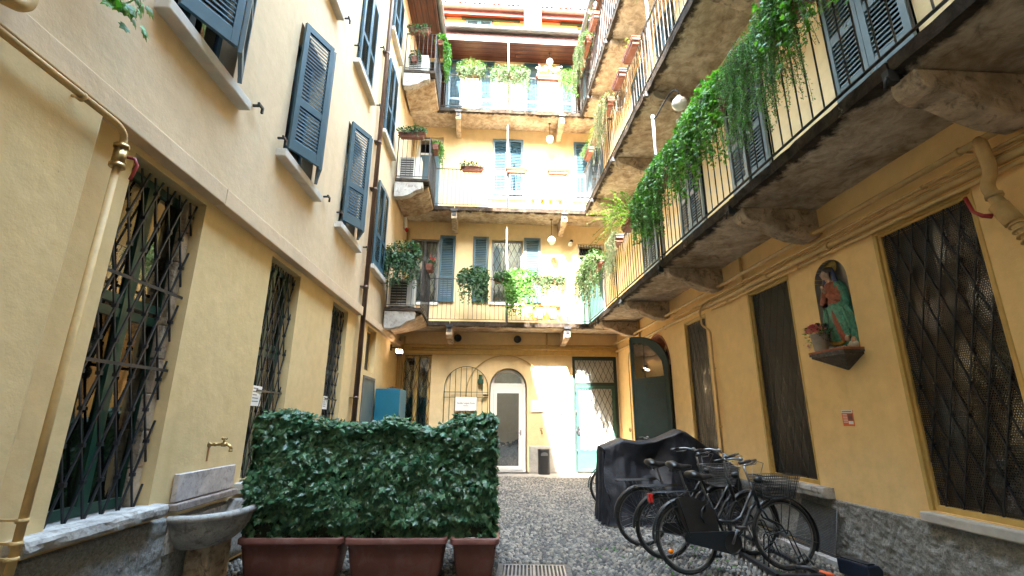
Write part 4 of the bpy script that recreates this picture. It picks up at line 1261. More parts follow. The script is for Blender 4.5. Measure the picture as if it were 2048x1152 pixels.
H = thing('ivy_hedge', 'dark ivy hedge growing out of the brown planters', 'hedge', Matrix.Translation((0,5.3,0)))
def hz(x):   # height of the hedge top
    pts = [(-2.48,1.50),(-2.20,1.54),(-1.88,1.45),(-1.62,1.40),(-1.3,1.40),(-1.10,1.48),(-.97,1.46),(-.80,1.37),(-.60,1.36),(-.42,1.44),(-.22,1.50),(.06,1.50)]
    for (a,b),(c,d) in zip(pts[:-1],pts[1:]):
        if x <= c: return b+(d-b)*max(0,(x-a))/(c-a)
    return 1.5
f = Fol()
def bulge(a, b): return noise.fractal(Vector((a*2.6, b*2.6, 4.2)), 1, 2, 3)*.075
def lf(p, nrm, size, spread=.5, lift=.0):
    nrm = Vector(nrm)
    t = Vector((random.gauss(0,.55), random.gauss(0,.55), -.75+random.gauss(0,.45)))
    t = t - nrm*t.dot(nrm)*.55 + nrm*.30
    n2 = nrm+Vector((random.gauss(0,.42),random.gauss(0,.42),.35+random.gauss(0,.35)))
    f.leaf(p, t, n2, size)
XH0, XH1, YF, YB, YB2 = -2.45, .03, 5.24, 5.55, 6.04
for _ in range(5600):
    x = random.uniform(XH0, XH1); zt = hz(x); z = .35+(zt-.35)*random.random()**.9
    d = bulge(x, z)-random.random()**2*.08
    y = YF-d+ (0.05 if z < .5 else 0)
    lf((x+(-.0), y, z), (0,-1,.1), random.uniform(.048,.092))
for _ in range(1300):
    x = random.uniform(XH0, XH1); y = random.uniform(YF-.02, YB+.05); z = hz(x)+bulge(x,y)*.5+random.uniform(-.05,.035)
    lf((x,y,z), (0,-.25,1), random.uniform(.045,.085))
for _ in range(1500):
    y = random.uniform(YF, YB2); z = random.uniform(.36, 1.52); x = XH1+bulge(y,z)*.5-random.random()**2*.05
    lf((x,y,z), (1,0,.1), random.uniform(.05,.085))
for _ in range(900):
    x = random.uniform(-.42, XH1); y = random.uniform(YB, YB2+.04); z = 1.50+bulge(x,y)*.5+random.uniform(-.06,.035)+.03*(y-YB)
    lf((x,y,z), (0,-.2,1), random.uniform(.05,.085))
for _ in range(700):
    y = random.uniform(YB, YB2); z = random.uniform(1.1, 1.52); lf((-.42+bulge(y,z)*.4,y,z), (-1,0,.1), random.uniform(.05,.085))
for _ in range(700):
    x = random.uniform(-.42, XH1); z = random.uniform(.5, 1.5); lf((x,YB2+.03+bulge(x,z)*.4,z), (0,1,.1), random.uniform(.05,.085))
for _ in range(700):
    x = random.uniform(XH0, -.4); z = random.uniform(.5, hz(x)); lf((x,YB+.03+bulge(x,z)*.4,z), (0,1,.1), random.uniform(.05,.085))
for _ in range(500):
    y = random.uniform(YF, YB); z = random.uniform(.5, 1.5); lf((XH0+bulge(y,z)*.6,y,z), (-1,0,.1), random.uniform(.05,.085))
for _ in range(70):    # stray shoots above the clipped top
    x = random.uniform(XH0, XH1); z = hz(x); y = random.uniform(YF, YB)
    for k in range(5): lf((x+random.gauss(0,.02), y, z+.01+k*.014), (random.gauss(0,.5),-.4,.8), random.uniform(.035,.055))
f.P = [(p[0], p[1]-5.3, p[2]) for p in f.P]
f.build('foliage', 'hedge', H, 'ivy')
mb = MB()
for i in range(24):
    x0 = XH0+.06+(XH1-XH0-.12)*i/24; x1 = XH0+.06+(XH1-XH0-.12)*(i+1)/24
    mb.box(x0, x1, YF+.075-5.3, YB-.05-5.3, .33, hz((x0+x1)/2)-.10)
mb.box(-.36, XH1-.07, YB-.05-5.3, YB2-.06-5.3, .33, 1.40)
mb.build('hedge_core', simple('dark hedge core', (.016,.022,.012), .95, var=.4, scale=20), H)  # solid filler box, the hedge's inner shade is in its dark colour
# ------------------------------------------------------------------ flower boxes on the rails
RG, BG = 'flower boxes on the side wing balconies', 'flower boxes on the end wing balconies'
RT = [z+TH+1.28 for z in ZB]
def rbox(label, s, fl, w, fill, off=1.165, dz=-.15): return flower_box(label, F_R, s, off, RT[fl]+dz, w, fill, RG)
def bbox(label, s, fl, w, fill, off=1.05, dz=-.14): return flower_box(label, F_B, s, off, RT[fl]+dz, w, fill, BG)
random.seed(21)
rbox('terracotta box spilling a curtain of fine small-leaved vines nearly to the lowest slab', 10.40, 0, .95, f_trail('vine','oval',.030,1.30,120,190,900,.18,.30,0))
rbox('terracotta box with large bright ivy leaves nearest the viewer on the lowest balcony', 11.35, 0, .95, both(f_trail('ivy','ivy',.068,1.0,40,52,330,.22,.34), f_trail('vine','oval',.026,1.5,16,70,60,.24,.08,.25)))
rbox('terracotta box heaped with dense ivy beside the globe lamp on the lowest balcony', 8.85, 0, 1.05, both(f_trail('ivy','ivy',.058,1.15,52,62,900,.20,.46), f_trail('vine','ivy',.05,1.0,20,60,300,.26,.40)))
rbox('terracotta box with thick dark hanging ivy between the lamp post and lime shrub', 7.1, 0, 1.1, both(f_trail('vine','ivy',.050,1.25,75,80,800,.19,.40), f_trail('vine','oval',.028,1.35,44,120,160,.17,.2)))
def lime(t, w):
    f = Fol()
    for i in range(46):
        x = random.uniform(-w/2, w/2); ln = random.uniform(.45, 1.05)
        d = Vector((random.uniform(.0,.55)+0, -random.uniform(.35, .95), random.uniform(-.35,.55))).normalized()
        pts = [Vector((x,0,.14))+d*ln*k/6+Vector((0,0,.10*math.sin(k/6*3)-.16*(k/6)**2)) for k in range(7)]
        f.st.tube(pts, .003, 4, caps=False)
        for k in range(40):
            q = random.random()*5.99; i0 = int(q); p = pts[i0].lerp(pts[i0+1], q-i0)
            f.leaf(tuple(p), d+Vector((random.gauss(0,.8),random.gauss(0,.8),random.gauss(0,.6))), Vector((random.gauss(0,.4),-.3,.9)), .044*random.uniform(.6,1.2))
    f.build('foliage', 'lime', t, 'oval')
rbox('terracotta box with a lime green shrub reaching out over the yard', 5.55, 0, .85, lime)
rbox('terracotta box with thin pale trailing strings in the sun near the corner', 4.35, 0, .75, f_trail('pale_vine','oval',.028,1.2,64,90,260,.10,.16))
def bushy(t, w):
    f = Fol(); f.mound(-w*.62,w*.62,-.05,.05,.32,.50,1500,.065)
    for i in range(130): f.strand((random.uniform(-w*.62,w*.62),-.03,.15), random.uniform(.10,.38), random.uniform(.4,1.25), .060, 70, .06)
    f.build('foliage', 'pale_vine', t, 'oval')
    g = Fol(); g.mound(-w*.6,w*.6,-.05,.05,.26,.40,420,.06); g.build('inner_foliage','vine',t,'oval')  # second, tighter mound in the plain vine green
rbox('box hidden under a big pale hanging bush in the far corner of the lowest balcony', 2.15, 0, 1.5, bushy)
rbox('nearly bare ribbed terracotta box with a few green shoots, upper balcony by the lamp tube', 6.25, 1, .70, f_sparse('lime','oval',.040,10,.30))
rbox('terracotta box in a wire holder with one small sprig, middle of the upper balcony', 5.35, 1, .62, f_sparse('lime','oval',.034,6,.24))
rbox('terracotta box with long pale and dried trailing stems on the second balcony floor', 4.25, 1, .85, both(f_trail('pale_vine','oval',.036,1.45,70,70,300,.15,.22), f_trail('dry','oval',.034,.9,40,60,130,.16,.20)))
rbox('small terracotta box on the second balcony with loose bright greenery at its foot', 3.05, 1, .60, f_trail('lime','oval',.036,.5,12,50,60,.12,.12))
rbox('terracotta box with thin loose twigs at the corner end of the second balcony', 2.2, 1, .60, f_trail('vine','oval',.036,.45,12,50,50,.2,.2,))
rbox('terracotta box with red and pink flowers on the top side balcony', 3.45, 2, .65, f_sparse('pale_vine','oval',.040,30,.45,'petal_pink',18))
rbox('box with pale foliage cascading from the top side balcony', 2.45, 2, .85, both(f_trail('pale_vine','oval',.05,1.25,60,70,600,.2,.32), f_sparse('lime','oval',.04,8,.35,'petal_red',6)))
rbox('box with tall light shrub and red blooms far end of the top side balcony', 1.55, 2, .7, both(f_sparse('pale_vine','oval',.045,40,.75,'petal_red',8), f_trail('pale_vine','oval',.04,.6,10,50,40)))

bbox('terracotta box with drooping green ivy in front of the first floor louvre', -3.05, 0, .80, f_trail('dark_leaf','ivy',.066,.95,50,62,520,.15,.32))
bbox('small dark pot of ivy beside the lamp tube on the first floor rail', -2.28, 0, .36, f_trail('dark_leaf','ivy',.052,.38,14,55,170,.1,.20))
bbox('box with trailing ivy in front of the latticed first floor window', -1.72, 0, .80, f_trail('vine','ivy',.062,1.3,56,62,420,.15,.32))
bbox('box with pale bushy ivy on the first floor rail above the orange meters', -.85, 0, .85, f_trail('pale_vine','oval',.062,.90,50,66,560,.16,.36))
bbox('box of low dark creeper on the second floor rail, left of the shutters', -3.2, 1, .72, f_trail('dark_leaf','ivy',.046,.28,14,50,170,.12,.16))
bbox('white rimmed terracotta box with cactus-like plants before the second floor shutters', -1.82, 1, .66, f_sparse('dark_leaf','oval',.040,16,.20))
bbox('terracotta box with two thin seedlings on the second floor rail to the right', -.50, 1, .68, f_sparse('pale_vine','oval',.036,9,.26))
bbox('box with a round pale flowering cushion on the third floor rail', -3.35, 2, .85, f_trail('pale_vine','oval',.064,.70,54,66,820,.20,.48))
bbox('terracotta box with ivy falling from its middle on the third floor rail', -2.05, 2, .95, f_trail('pale_vine','oval',.062,1.2,56,70,460,.16,.32))
bbox('terracotta box with white blossom and a red bloom on the third floor rail', -.75, 2, .85, both(f_sparse('pale_vine','oval',.040,26,.30,'petal_white',60), f_sparse('dark_leaf','oval',.04,6,.35,'petal_red',2)))
bbox('box with green and cream ivy hanging near the corner of the third floor rail', -.12, 2, .50, f_trail('vine','oval',.058,1.15,40,62,240,.14,.28))
# on the short returns along the left wing
LFG = 'flower boxes on the balcony returns'
def lbox(label, s, off, fl, w, fill, rz=0, dz=-.14): return flower_box(label, F_L, s, off, RT[fl]+dz, w, fill, LFG, rz)
lbox('box of dense dark ivy hanging over the air conditioner, first floor return', 11.62, .48, 0, .80, f_trail('dark_leaf','ivy',.06,1.0,44,64,620,.15,.40), R(-90))
lbox('small terracotta pot with red geraniums at the corner of the first floor return', 12.3, 1.08, 0, .36, f_sparse('dark_leaf','round',.050,26,.22,'petal_red',7))
lbox('terracotta box with dark creeper on the second floor return', 11.60, .50, 1, .72, f_trail('dark_leaf','ivy',.050,.35,16,55,240,.12,.20), R(-90))
lbox('terracotta pot with thin hanging ivy at the corner of the second floor return', 12.3, 1.08, 1, .42, f_trail('vine','ivy',.046,.85,16,45,110,.12,.16))
lbox('red brown box with a few trailing stems on the third floor return', 11.60, .50, 2, .62, f_trail('dark_leaf','ivy',.046,.55,12,45,60,.1,.14), R(-90))
lbox('box with a long green ivy cascade at the corner of the third floor return', 12.25, 1.08, 2, .60, f_trail('vine','ivy',.055,1.25,44,64,420,.15,.30))
lbox('pot of bright ivy on the floor of the third floor return', 12.0, .35, 2, .36, f_trail('dark_leaf','ivy',.050,.3,8,40,190,.1,.3), 0, -.9)

# a sprig of ivy hanging into the picture from a box on the left wing
t = flower_box('ivy sprig with big green leaves hanging near the viewer on the left wing wall', F_L, 2.60, .33, 4.80, .6, lambda t, w: None, LFG)
f = Fol()
pts = [(0,-.02,.13),(0,-.10,.17),(0,-.13,.02),(.02,-.12,-.3),(.0,-.12,-.58),(.03,-.13,-.66),(.02,-.12,-.74),(-.05,-.12,-.79),(-.12,-.12,-.76),(-.17,-.13,-.79)]
f.st.tube(pts, .003, 5)
for i in range(3, len(pts)):
    for k in range(5):
        p = Vector(pts[i])+Vector((random.gauss(0,.03),random.gauss(0,.02),random.gauss(0,.025)))
        f.leaf(tuple(p), (random.gauss(0,.8),random.gauss(0,.3),-.5+random.gauss(0,.4)), (random.gauss(0,.3),-1,.3), random.uniform(.06,.095))
for q in ((.08,-.13,-.62),(.12,-.12,-.60),(.10,-.13,-.80)): f.leaf(q, (.5,0,-.5), (0,-1,.3), .075)
f.build('foliage', 'ivy', t, 'ivy')

# ------------------------------------------------------------------ lamps
def globe(label, F, s, off, z, rod):
    t = thing('globe_lamp', label, 'lamp', at(F, s, off, z), 'white globe lamps')
    mb = MB(); mb.ball((0,0,0), .125, 0, 24); mb.build('glass_globe', M['globe'], t)
    mb = MB(); mb.lathe([(.0,.155),(.035,.155),(.05,.12),(.05,.105)], n=12); mb.tube([(0,0,.15),(0,0,rod)], .010, 6); mb.lathe([(0,rod),(.045,rod),(.045,rod-.02),(0,rod-.02)], n=12)
    mb.build('fitting', M['iron'], t)
globe('white globe lamp hanging over the first floor balcony', F_B, -.66, .5, 6.95, .73)
globe('white globe lamp hanging over the second floor balcony', F_B, -.66, .5, 10.58, .62)
globe('white globe lamp hanging under the eave over the top balcony', F_B, -.62, .5, 13.70, .36)
t = thing('lamp_post', 'silver tube post with a curved arm holding a white globe above the ivy', 'lamp', at(F_R, 6.75, 1.02, ZB[0]+TH))
mb = MB(); mb.tube([(0,0,0),(0,0,2.85)], .028, 10); mb.lathe([(0,2.90),(.034,2.90),(.036,2.82),(.03,2.80)], n=12); mb.build('pole', M['galv'], t)
mb = MB(); mb.tube([(0,.03,2.82),(0,-.05,2.82)], .014, 8); mb.tube([(0,0,2.82),(.10,.03,2.81),(.28,.09,2.93),(.48,.17,3.05),(.60,.22,3.03),(.64,.24,2.95),(.64,.24,2.86)], .014, 8); mb.build('arm', M['iron'], t)
mb = MB(); mb.ball((.64,.24,2.70), .13, 0, 24); mb.lathe([(0,2.86),(.04,2.86),(.055,2.81)], (.64,.24,0), n=12); mb.build('glass_globe', M['globe'], t)
for fi, (z, h, nm) in enumerate(((ZB[0], 2.95, 'first'), (ZB[1], 2.95, 'second'), (ZB[2], 2.85, 'third'))):
    t = thing('lamp_tube', f'slim galvanised tube standing at the {nm} floor rail of the end wing', 'tube', at(F_B, -2.10, .925, z+TH), 'galvanised tubes at the rails')
    MB().tube([(0,0,-.0),(0,0,h)], .024, 8).build('tube', M['galv'], t)
    mb = MB(); mb.lathe([(0,h+.03),(.03,h+.03),(.034,h-.02),(.024,h-.03)], n=10); mb.tube([(-.03,0,h-.09),(-.05,0,h-.09),(-.05,0,h-.22)], .008, 5); mb.build('cap', M['iron'], t)
t = thing('lamp_tube', 'galvanised tube with climbing shoots at the second balcony rail of the side wing', 'tube', at(F_R, 6.95, 1.03, ZB[1]+TH), 'galvanised tubes at the rails')
MB().tube([(0,0,0),(0,0,3.3)], .03, 10).build('tube', M['galv'], t)
f = Fol()
for k in range(46): f.leaf((random.gauss(0,.05),random.gauss(-.02,.05),random.uniform(1.3,3.3)), (random.gauss(0,1),random.gauss(0,1),random.gauss(0,1)), (0,-.6,.8), random.uniform(.03,.06))
f.build('foliage', 'lime', t, 'oval')
t = thing('spotlight', 'small round white spotlight beside the first floor corner door', 'lamp', at(F_B, .02, 0, 7.06))
mb = MB(); mb.box(-.04,.04,-.03,0,-.06,.06); mb.build('base', M['offwhite'], t)
mb = MB(); mb.lathe([(0,-.0),(.07,0),(.085,.06),(.07,.13),(.0,.13)], (-.02,-.06,-.02), n=14, ax=Matrix.Rotation(R(125),3,'X')); mb.build('head', M['offwhite'], t)
MB().ball((.03,-.09,.05), .055, 0, 10).build('sensor', M['black_plastic'], t)
t = thing('floodlight', 'small lit floodlight on a bracket under the ledge at the corner', 'lamp', at(F_L, 13.2, .03, 3.40))
mb = MB(); mb.box(-.02,.02,-.16,.03,-.015,.015); mb.box(-.05,.05,-.0,.03,-.08,.08); mb.bar((0,-.16,0),(0,-.16,-.10),.03,.02); mb.build('bracket', M['iron'], t)
hd = MB(); hd.box(-.10,.10,-.05,.03,-.07,.07); h = hd.build('housing', M['black_plastic'], t, bevel=.008); h.location = (-.0,-.20,-.13); h.rotation_euler = (R(-25),0,R(-62))
q = MB(); q.box(-.085,.085,-.056,-.050,-.055,.055); q.build('lens', M['lamp'], h)

# ------------------------------------------------------------------ pipes
def pipe(name, label, F, runs, mat='pipe', clamps=()):
    t = thing(name, label, 'pipe', F)
    mb = MB()
    for pts, r in runs: mb.tube(pts, r, 10)
    mb.build('tube', M[mat], t)
    if clamps:
        for (p, d, r) in clamps:
            mb = MB(); c = Vector(p); d = Vector(d).normalized()
            mb.tube([c-d*.012, c+d*.012], r*1.28, 10)
            w = Vector((0,1,0)); mb.bar(c+w*r*.5, Vector((c.x, .005, c.z)), .014, .014)
            mb.build('clamp', M[mat], t)
    return t
def bend(pts, r=.06, n=4):
    """round the corners of a polyline"""
    out = [Vector(pts[0])]
    for a, b, c in zip(pts[:-2], pts[1:-1], pts[2:]):
        a, b, c = Vector(a), Vector(b), Vector(c)
        u, v = (a-b).normalized(), (c-b).normalized(); q = min(r, (a-b).length*.45, (c-b).length*.45)
        p0, p1 = b+u*q, b+v*q
        for k in range(n+1):
            t = k/n; out.append(p0*(1-t)**2+b*2*t*(1-t)+p1*t*t)
    out.append(Vector(pts[-1])); return out
X = (1,0,0); Z = (0,0,1)
pipe('gas_pipe', 'uppermost pale yellow pipe running along the side wing under the brackets', F_R, [([(.12,-.12,3.735),(19,-.12,3.735)], .030)], 'pipe', [((s,-.12,3.735),X,.030) for s in (2.4,4.6,6.85,9.2,11.05,13.5)])
pipe('conduit', 'pair of thin yellow conduits just below the uppermost pipe', F_R, [([(4.6,-.05,3.635),(19,-.05,3.635)], .017), ([(6.3,-.045,3.590),(19,-.045,3.590)], .012)], 'pipe', [((s,-.05,3.635),X,.018) for s in (5.6,7.8,9.3,10.6,12.4)])
pipe('gas_pipe', 'thick yellow pipe below the thin conduits on the side wing', F_R, [([(.15,-.07,3.515),(19,-.07,3.515)], .036)], 'pipe', [((s,-.07,3.515),X,.037) for s in (1.9,4.1,6.2,8.1,9.35,12)])
pipe('gas_pipe', 'lowest yellow pipe touching the tops of the meshed windows', F_R, [([(6.3,-.055,3.445),(9.6,-.055,3.445)], .022), ([(9.6,-.055,3.445),(19,-.055,3.445)], .022)], 'pipe', [((s,-.055,3.445),X,.024) for s in (6.9,8.75,9.15,12.2)])
t = pipe('gas_pipe', 'yellow branch pipe with a red valve lever dropping beside the largest mesh window', F_R,
  [(bend([(11.22,-.12,3.735),(11.26,-.16,3.66),(11.28,-.17,3.42),(11.22,-.17,3.32),(11.24,-.16,3.22),(11.32,-.13,2.95),(11.36,-.10,2.80),(11.36,-.10,.3)], .07), .046)], 'pipe', [((11.36,-.10,2.2),Z,.046),((11.36,-.10,1.2),Z,.046)])
mb = MB(); mb.tube([(11.25,-.155,3.14),(11.31,-.135,2.97)], .064, 12); mb.tube([(11.24,-.158,3.24),(11.245,-.157,3.21)], .058, 12)
for k in range(4): mb.tube([(11.315+.012*k,-.13+.006*k,2.95-.045*k),(11.318+.012*k,-.13+.006*k,2.94-.045*k)], .056, 12)
mb.build('valve_body', M['pipe'], t)
mb = MB(); mb.tube([(11.22,-.20,3.06),(11.20,-.25,3.07),(11.14,-.25,3.13),(11.11,-.25,3.27)], [.022,.016,.014,.015], 8); mb.build('valve_lever', M['red'], t)
pipe('conduit', 'vertical yellow conduit with a hooked top between the narrow meshed windows', F_R, [(bend([(6.28,-.06,3.60),(6.0,-.06,3.60),(6.0,-.13,3.45),(6.02,-.13,3.20),(6.14,-.04,3.08),(6.14,-.04,.75)], .06), .018)], 'pipe', [((6.14,-.04,2.4),Z,.018),((6.14,-.04,1.4),Z,.018)])
pipe('conduit', 'short upright conduit from the lowest slab to the ledge pipes near the middle bracket', F_R, [([(7.38,-.035,4.05),(7.38,-.035,3.43)], .022)], 'pipe', [((7.38,-.035,3.85),Z,.022)])
pipe('conduit', 'short upright conduit beside the corner bracket of the side wing', F_R, [([(2.25,-.035,4.05),(2.25,-.035,3.45)], .03)], 'pipe')
pipe('conduit', 'thin yellow conduit coming down past the open green leaf to the ground', F_R, [(bend([(1.62,-.05,3.5),(1.62,-.05,3.38),(1.30,-.05,3.3),(1.22,-.05,3.1),(1.20,-.05,.05)], .08), .017)], 'pipe')
pipe('gas_pipe', 'upper yellow pipe along the end wing above the ledge', F_B, [(bend([(SL+.15,-.06,3.655),(-3.6,-.06,3.655),(1.2,-.06,3.70),(1.33,-.12,3.73)], .05), .022)], 'pipe', [((s,-.06,3.67),X,.022) for s in (-3.9,-1.9,.2)])
pipe('gas_pipe', 'lower yellow pipe along the end wing with a small hooked branch', F_B, [(bend([(SL+.15,-.075,3.50),(-3.34,-.10,3.50),(-3.28,-.10,3.53),(-3.28,-.06,3.62)], .04), .020), ([(SL+.4,-.10,3.56),(1.3,-.10,3.56)], .024)], 'pipe', [((s,-.10,3.56),X,.025) for s in (-4.4,-2.6,-1.0,.6)])
pipe('conduit', 'short upright pipe on the end wing right of the round vents', F_B, [([(-.80,-.05,4.06),(-.80,-.05,3.5)], .03)], 'pipe')
pipe('conduit', 'yellow conduit bent in a wide arch over the white door', F_B, [([(-3.22,-.03,2.15)]+[(-2.05+1.17*math.cos(R(a)), -.03, 2.25+1.12*math.sin(R(a))) for a in range(178, 34, -8)], .016)], 'pipe')
pipe('corner_pipe', 'bundle of ochre pipes standing in the corner behind the teal cabinet', F_B, [([(SL+.06,-.09,0),(SL+.06,-.09,3.4)], .045), ([(SL+.16,-.05,.0),(SL+.16,-.05,3.9)], .03), ([(SL+.05,-.28,0),(SL+.05,-.28,3.45)], .03)], 'pipe')
pipe('corner_pipe', 'thin ochre pipe in the corner of the upper floors', F_B, [([(SL+.07,-.06,4.22),(SL+.07,-.06,7.4)], .035), ([(SL+.07,-.06,7.85),(SL+.07,-.06,11.0)], .03)], 'pipe')
t = pipe('gas_pipe', 'yellow pipe with a dark red lever valve dropping beside the nearest barred window', F_L,
  [(bend([(-3,-.17,3.49),(3.02,-.17,3.49),(3.12,-.15,3.46),(3.13,-.14,3.30)], .07), .024), ([(3.13,-.14,3.32),(3.10,-.14,.02)], .023)], 'pipe', [((2.72,-.16,3.49),X,.027),((3.105,-.14,.92),Z,.024),((3.103,-.14,.80),Z,.025),((3.10,-.14,.72),Z,.025)])
mb = MB(); mb.tube([(3.13,-.14,3.36),(3.13,-.14,3.22)], .042, 10); mb.tube([(3.13,-.14,3.24),(3.13,-.14,3.21)], .05, 8); mb.tube([(3.13,-.14,3.39),(3.13,-.14,3.36)], .05, 8); mb.build('valve_body', M['brass'], t)
mb = MB(); mb.tube([(3.15,-.16,3.31),(3.18,-.21,3.31),(3.20,-.22,3.27),(3.17,-.22,3.14)], .012, 8); mb.build('valve_lever', M['red'], t)
pipe('gas_pipe', 'thick elbow of yellow pipe at the top left edge over the ledge', F_L, [(bend([(1.2,-.20,3.58),(2.02,-.24,3.60),(2.17,-.26,3.64),(2.19,-.26,3.74),(2.12,-.20,3.92),(2.10,-.12,4.6)], .08), .042)], 'pipe')
t = pipe('drain_pipe', 'brown downpipe running the full height of the left wing', F_L, [(bend([(9.86,-.90,14.02),(9.86,-.5,13.7),(9.86,-.10,13.45),(9.86,-.10,0.1)], .12), .052)], 'copper')
for z in (10.2, 7.7, 6.5, 4.2, 1.9):
    mb = MB(); mb.tube([(9.86,-.10,z-.03),(9.86,-.10,z+.03)], .059, 12); mb.box(9.76,9.96,-.10,0,z-.01,z+.01)
    mb.build('clamp', M['copper'], t)
t = thing('round_vent', 'dark round vent beside the left bracket under the first balcony', 'vent', at(F_B, -3.52, 0, 3.88), 'round vents'); 
def vent(t):
    mb = MB(); mb.lathe([(0,0.02),(.10,.02),(.115,.02),(.115,.05),(.10,.055),(.09,.03),(0,.03)], n=20, ax=Matrix.Rotation(R(90),3,'X')); mb.build('ring', M['black_plastic'], t)
vent(t)
t = thing('round_vent', 'dark round vent above the white door under the first balcony', 'vent', at(F_B, -1.70, 0, 3.87), 'round vents'); vent(t)

# ------------------------------------------------------------------ air conditioners and boxes on the returns
def aircon(label, s, z, off, w=.78, h=.62, d=.30):
    t = thing('air_conditioner', label, 'air conditioner', at(F_L, s, off, z, R(-90)), 'air conditioners')
    MB().box(-w/2,w/2,-d/2,d/2,.05,h).build('casing', M['offwhite'], t, bevel=.012)
    mb = MB(); mb.box(-w/2+.06,w/2-.20,-d/2-.006,-d/2-.001,.10,h-.06); mb.build('fan_grille', M['black_plastic'], t)
    mb = MB()
    for k in range(9): mb.box(-w/2+.05,w/2-.19,-d/2-.014,-d/2-.006,.11+k*(h-.2)/8,.122+k*(h-.2)/8)
    mb.build('louvres', M['offwhite'], t)
    mb = MB()
    for x in (-w/2+.12, w/2-.12): mb.box(x-.03,x+.03,-d/2,d/2,0,.05)
    mb.build('feet', M['black_plastic'], t)
aircon('white air conditioner under dark ivy on the first floor return', 12.0, ZB[0]+TH, .46, .66, .78)
aircon('white air conditioner with a dark grille on the second floor return', 12.1, ZB[1]+TH+.02, .42, .62, .76)
aircon('white air conditioner behind the rail of the third floor return', 12.1, ZB[2]+TH, .44, .62, .70)
t = thing('alarm_siren', 'white alarm box with a red lamp at the corner under the second balcony', 'siren', at(F_L, 13.75, 0, 7.15))
MB().box(-.12,.12,-.09,0,0,.36).build('housing', M['offwhite'], t, bevel=.015); MB().ball((0,-.10,-.02), .07, 0, 12, (1,.7,1)).build('beacon', M['plastic_red'], t)
t = thing('number_plate', 'tiny white house number plate on the second floor wall', 'plate', at(F_B, -3.93, 0, 9.02))
MB().box(-.07,.07,-.012,0,-.06,.06).build('plate', M['paper'], t); mb = MB(); mb.box(-.018,-.008,-.015,-.0125,-.03,.03); mb.box(.004,.03,-.015,-.0125,-.01,.03); mb.build('digits', M['ink'], t)

def text(parent, body, x, z, size, y, mat='ink', font_w=1.0, align='CENTER'):
    cu = bpy.data.curves.new('lettering', 'FONT'); cu.body = body; cu.size = size; cu.align_x = align; cu.extrude = .0008
    o = bpy.data.objects.new('tmp', cu); COL.objects.link(o)
    dg = bpy.context.evaluated_depsgraph_get(); me = bpy.data.meshes.new_from_object(o.evaluated_get(dg))
    bpy.data.objects.remove(o)
    me.transform(Matrix.Translation((x,y,z)) @ Matrix.Rotation(R(90),4,'X') @ Matrix.Scale(font_w,4,(1,0,0)))
    me.materials.clear(); me.materials.append(M[mat])
    return link('lettering', me, parent)
# ------------------------------------------------------------------ things on the end wall at the ground
t = thing('garden_grille', 'green arched iron grille leaning flat on the wall left of the white door', 'grille', at(F_B, -3.22, .03, 0))
mb = MB(); hw = .64; zs = 2.40
mb.tube([(-hw,-.03,.10),(-hw,-.03,zs)]+[(-hw*math.cos(R(a)),-.03,zs+.62*math.sin(R(a))) for a in range(10,171,10)]+[(hw,-.03,zs),(hw,-.03,.10)], .011, 6)
for k in range(1, 8):
    x = -hw+k*hw/4; mb.tube([(x,-.03,.10),(x,-.03,zs+.62*math.sqrt(max(0,1-(x/hw)**2)))], .008, 6)
for z in (2.27, 2.12, .45): mb.box(-hw-.02,hw+.02,-.042,-.028,z-.008,z+.008)
mb.build('bars', M['green_frame'], t)
mb = MB(); mb.box(.36,.46,-.05,-.02,2.62,2.78); mb.box(.34,.50,-.13,-.04,2.52,2.64); mb.build('lamp_box', M['green_frame'], t)
mb = MB(); mb.box(.50,.60,-.10,-.04,2.16,2.21); mb.box(.58,.66,-.07,-.03,2.17,2.20); mb.build('latch', M['iron'], t)
t = thing('office_sign', 'white studio sign hanging on the green arched grille', 'sign', at(F_B, -3.21, .085, 1.74))
MB().box(-.31,.31,-.008,0,0,.385).build('board', M['paper'], t)
text(t, 'Studio Legale Fazio', 0, .19, .068, -.0095); text(t, 'MILANO', 0, .125, .040, -.0095)
t = thing('wall_plaque', 'clear plate with small lines of text right of the white door', 'sign', at(F_B, -1.06, .02, 1.72))
MB().box(-.24,.24,-.012,-.006,0,.34).build('plate', M['paper'], t)
mb = MB()
for k, w in enumerate((.20,.16,.19,.12,.17)): mb.box(-.20,-.20+w*1.9,-.0135,-.0125,.28-k*.055,.288-k*.055)
mb.box(-.24,.24,-.016,-.004,-.008,.0); mb.build('text_lines', M['lead'], t)
t = thing('wall_tap', 'small metal tap on the end wall above the black bin', 'tap', at(F_B, -1.0, 0, 1.15))
mb = MB(); mb.tube([(0,.01,.05),(0,-.08,.05),(.02,-.12,.02),(.02,-.12,-.06)], .018, 8); mb.tube([(0,-.05,.05),(0,-.05,.10)], .01, 6); mb.box(-.05,.05,-.062,-.038,.10,.115); mb.build('body', M['brass'], t)
t = thing('wall_ornament', 'little rust coloured leaf ornament on the sunlit end wall', 'ornament', at(F_B, -.40, 0, 1.70))
mb = MB(); mb.prism([(0,-.07),(.06,-.02),(.055,.04),(.02,.02),(0,.06),(-.02,.02),(-.055,.04),(-.06,-.02)], 'y', -.03, 0); mb.build('leaf', M['terracotta'], t, bevel=.006)
t = thing('waste_bin', 'black plastic waste bin with an oval slot against the end wall', 'bin', at(F_B, -.95, .19, 0))
mb = MB(); sec = []
for k in range(20):
    a = 2*math.pi*k/20; c, s_ = math.cos(a), math.sin(a); sec.append((.165*abs(c)**.6*math.copysign(1,c), .15*abs(s_)**.6*math.copysign(1,s_)))
vs = []
for z, g in ((0,.94),(.02,1),(.66,1.02),(.69,1.0),(.70,.9)): vs += [(x*g,y*g,z) for x,y in sec]
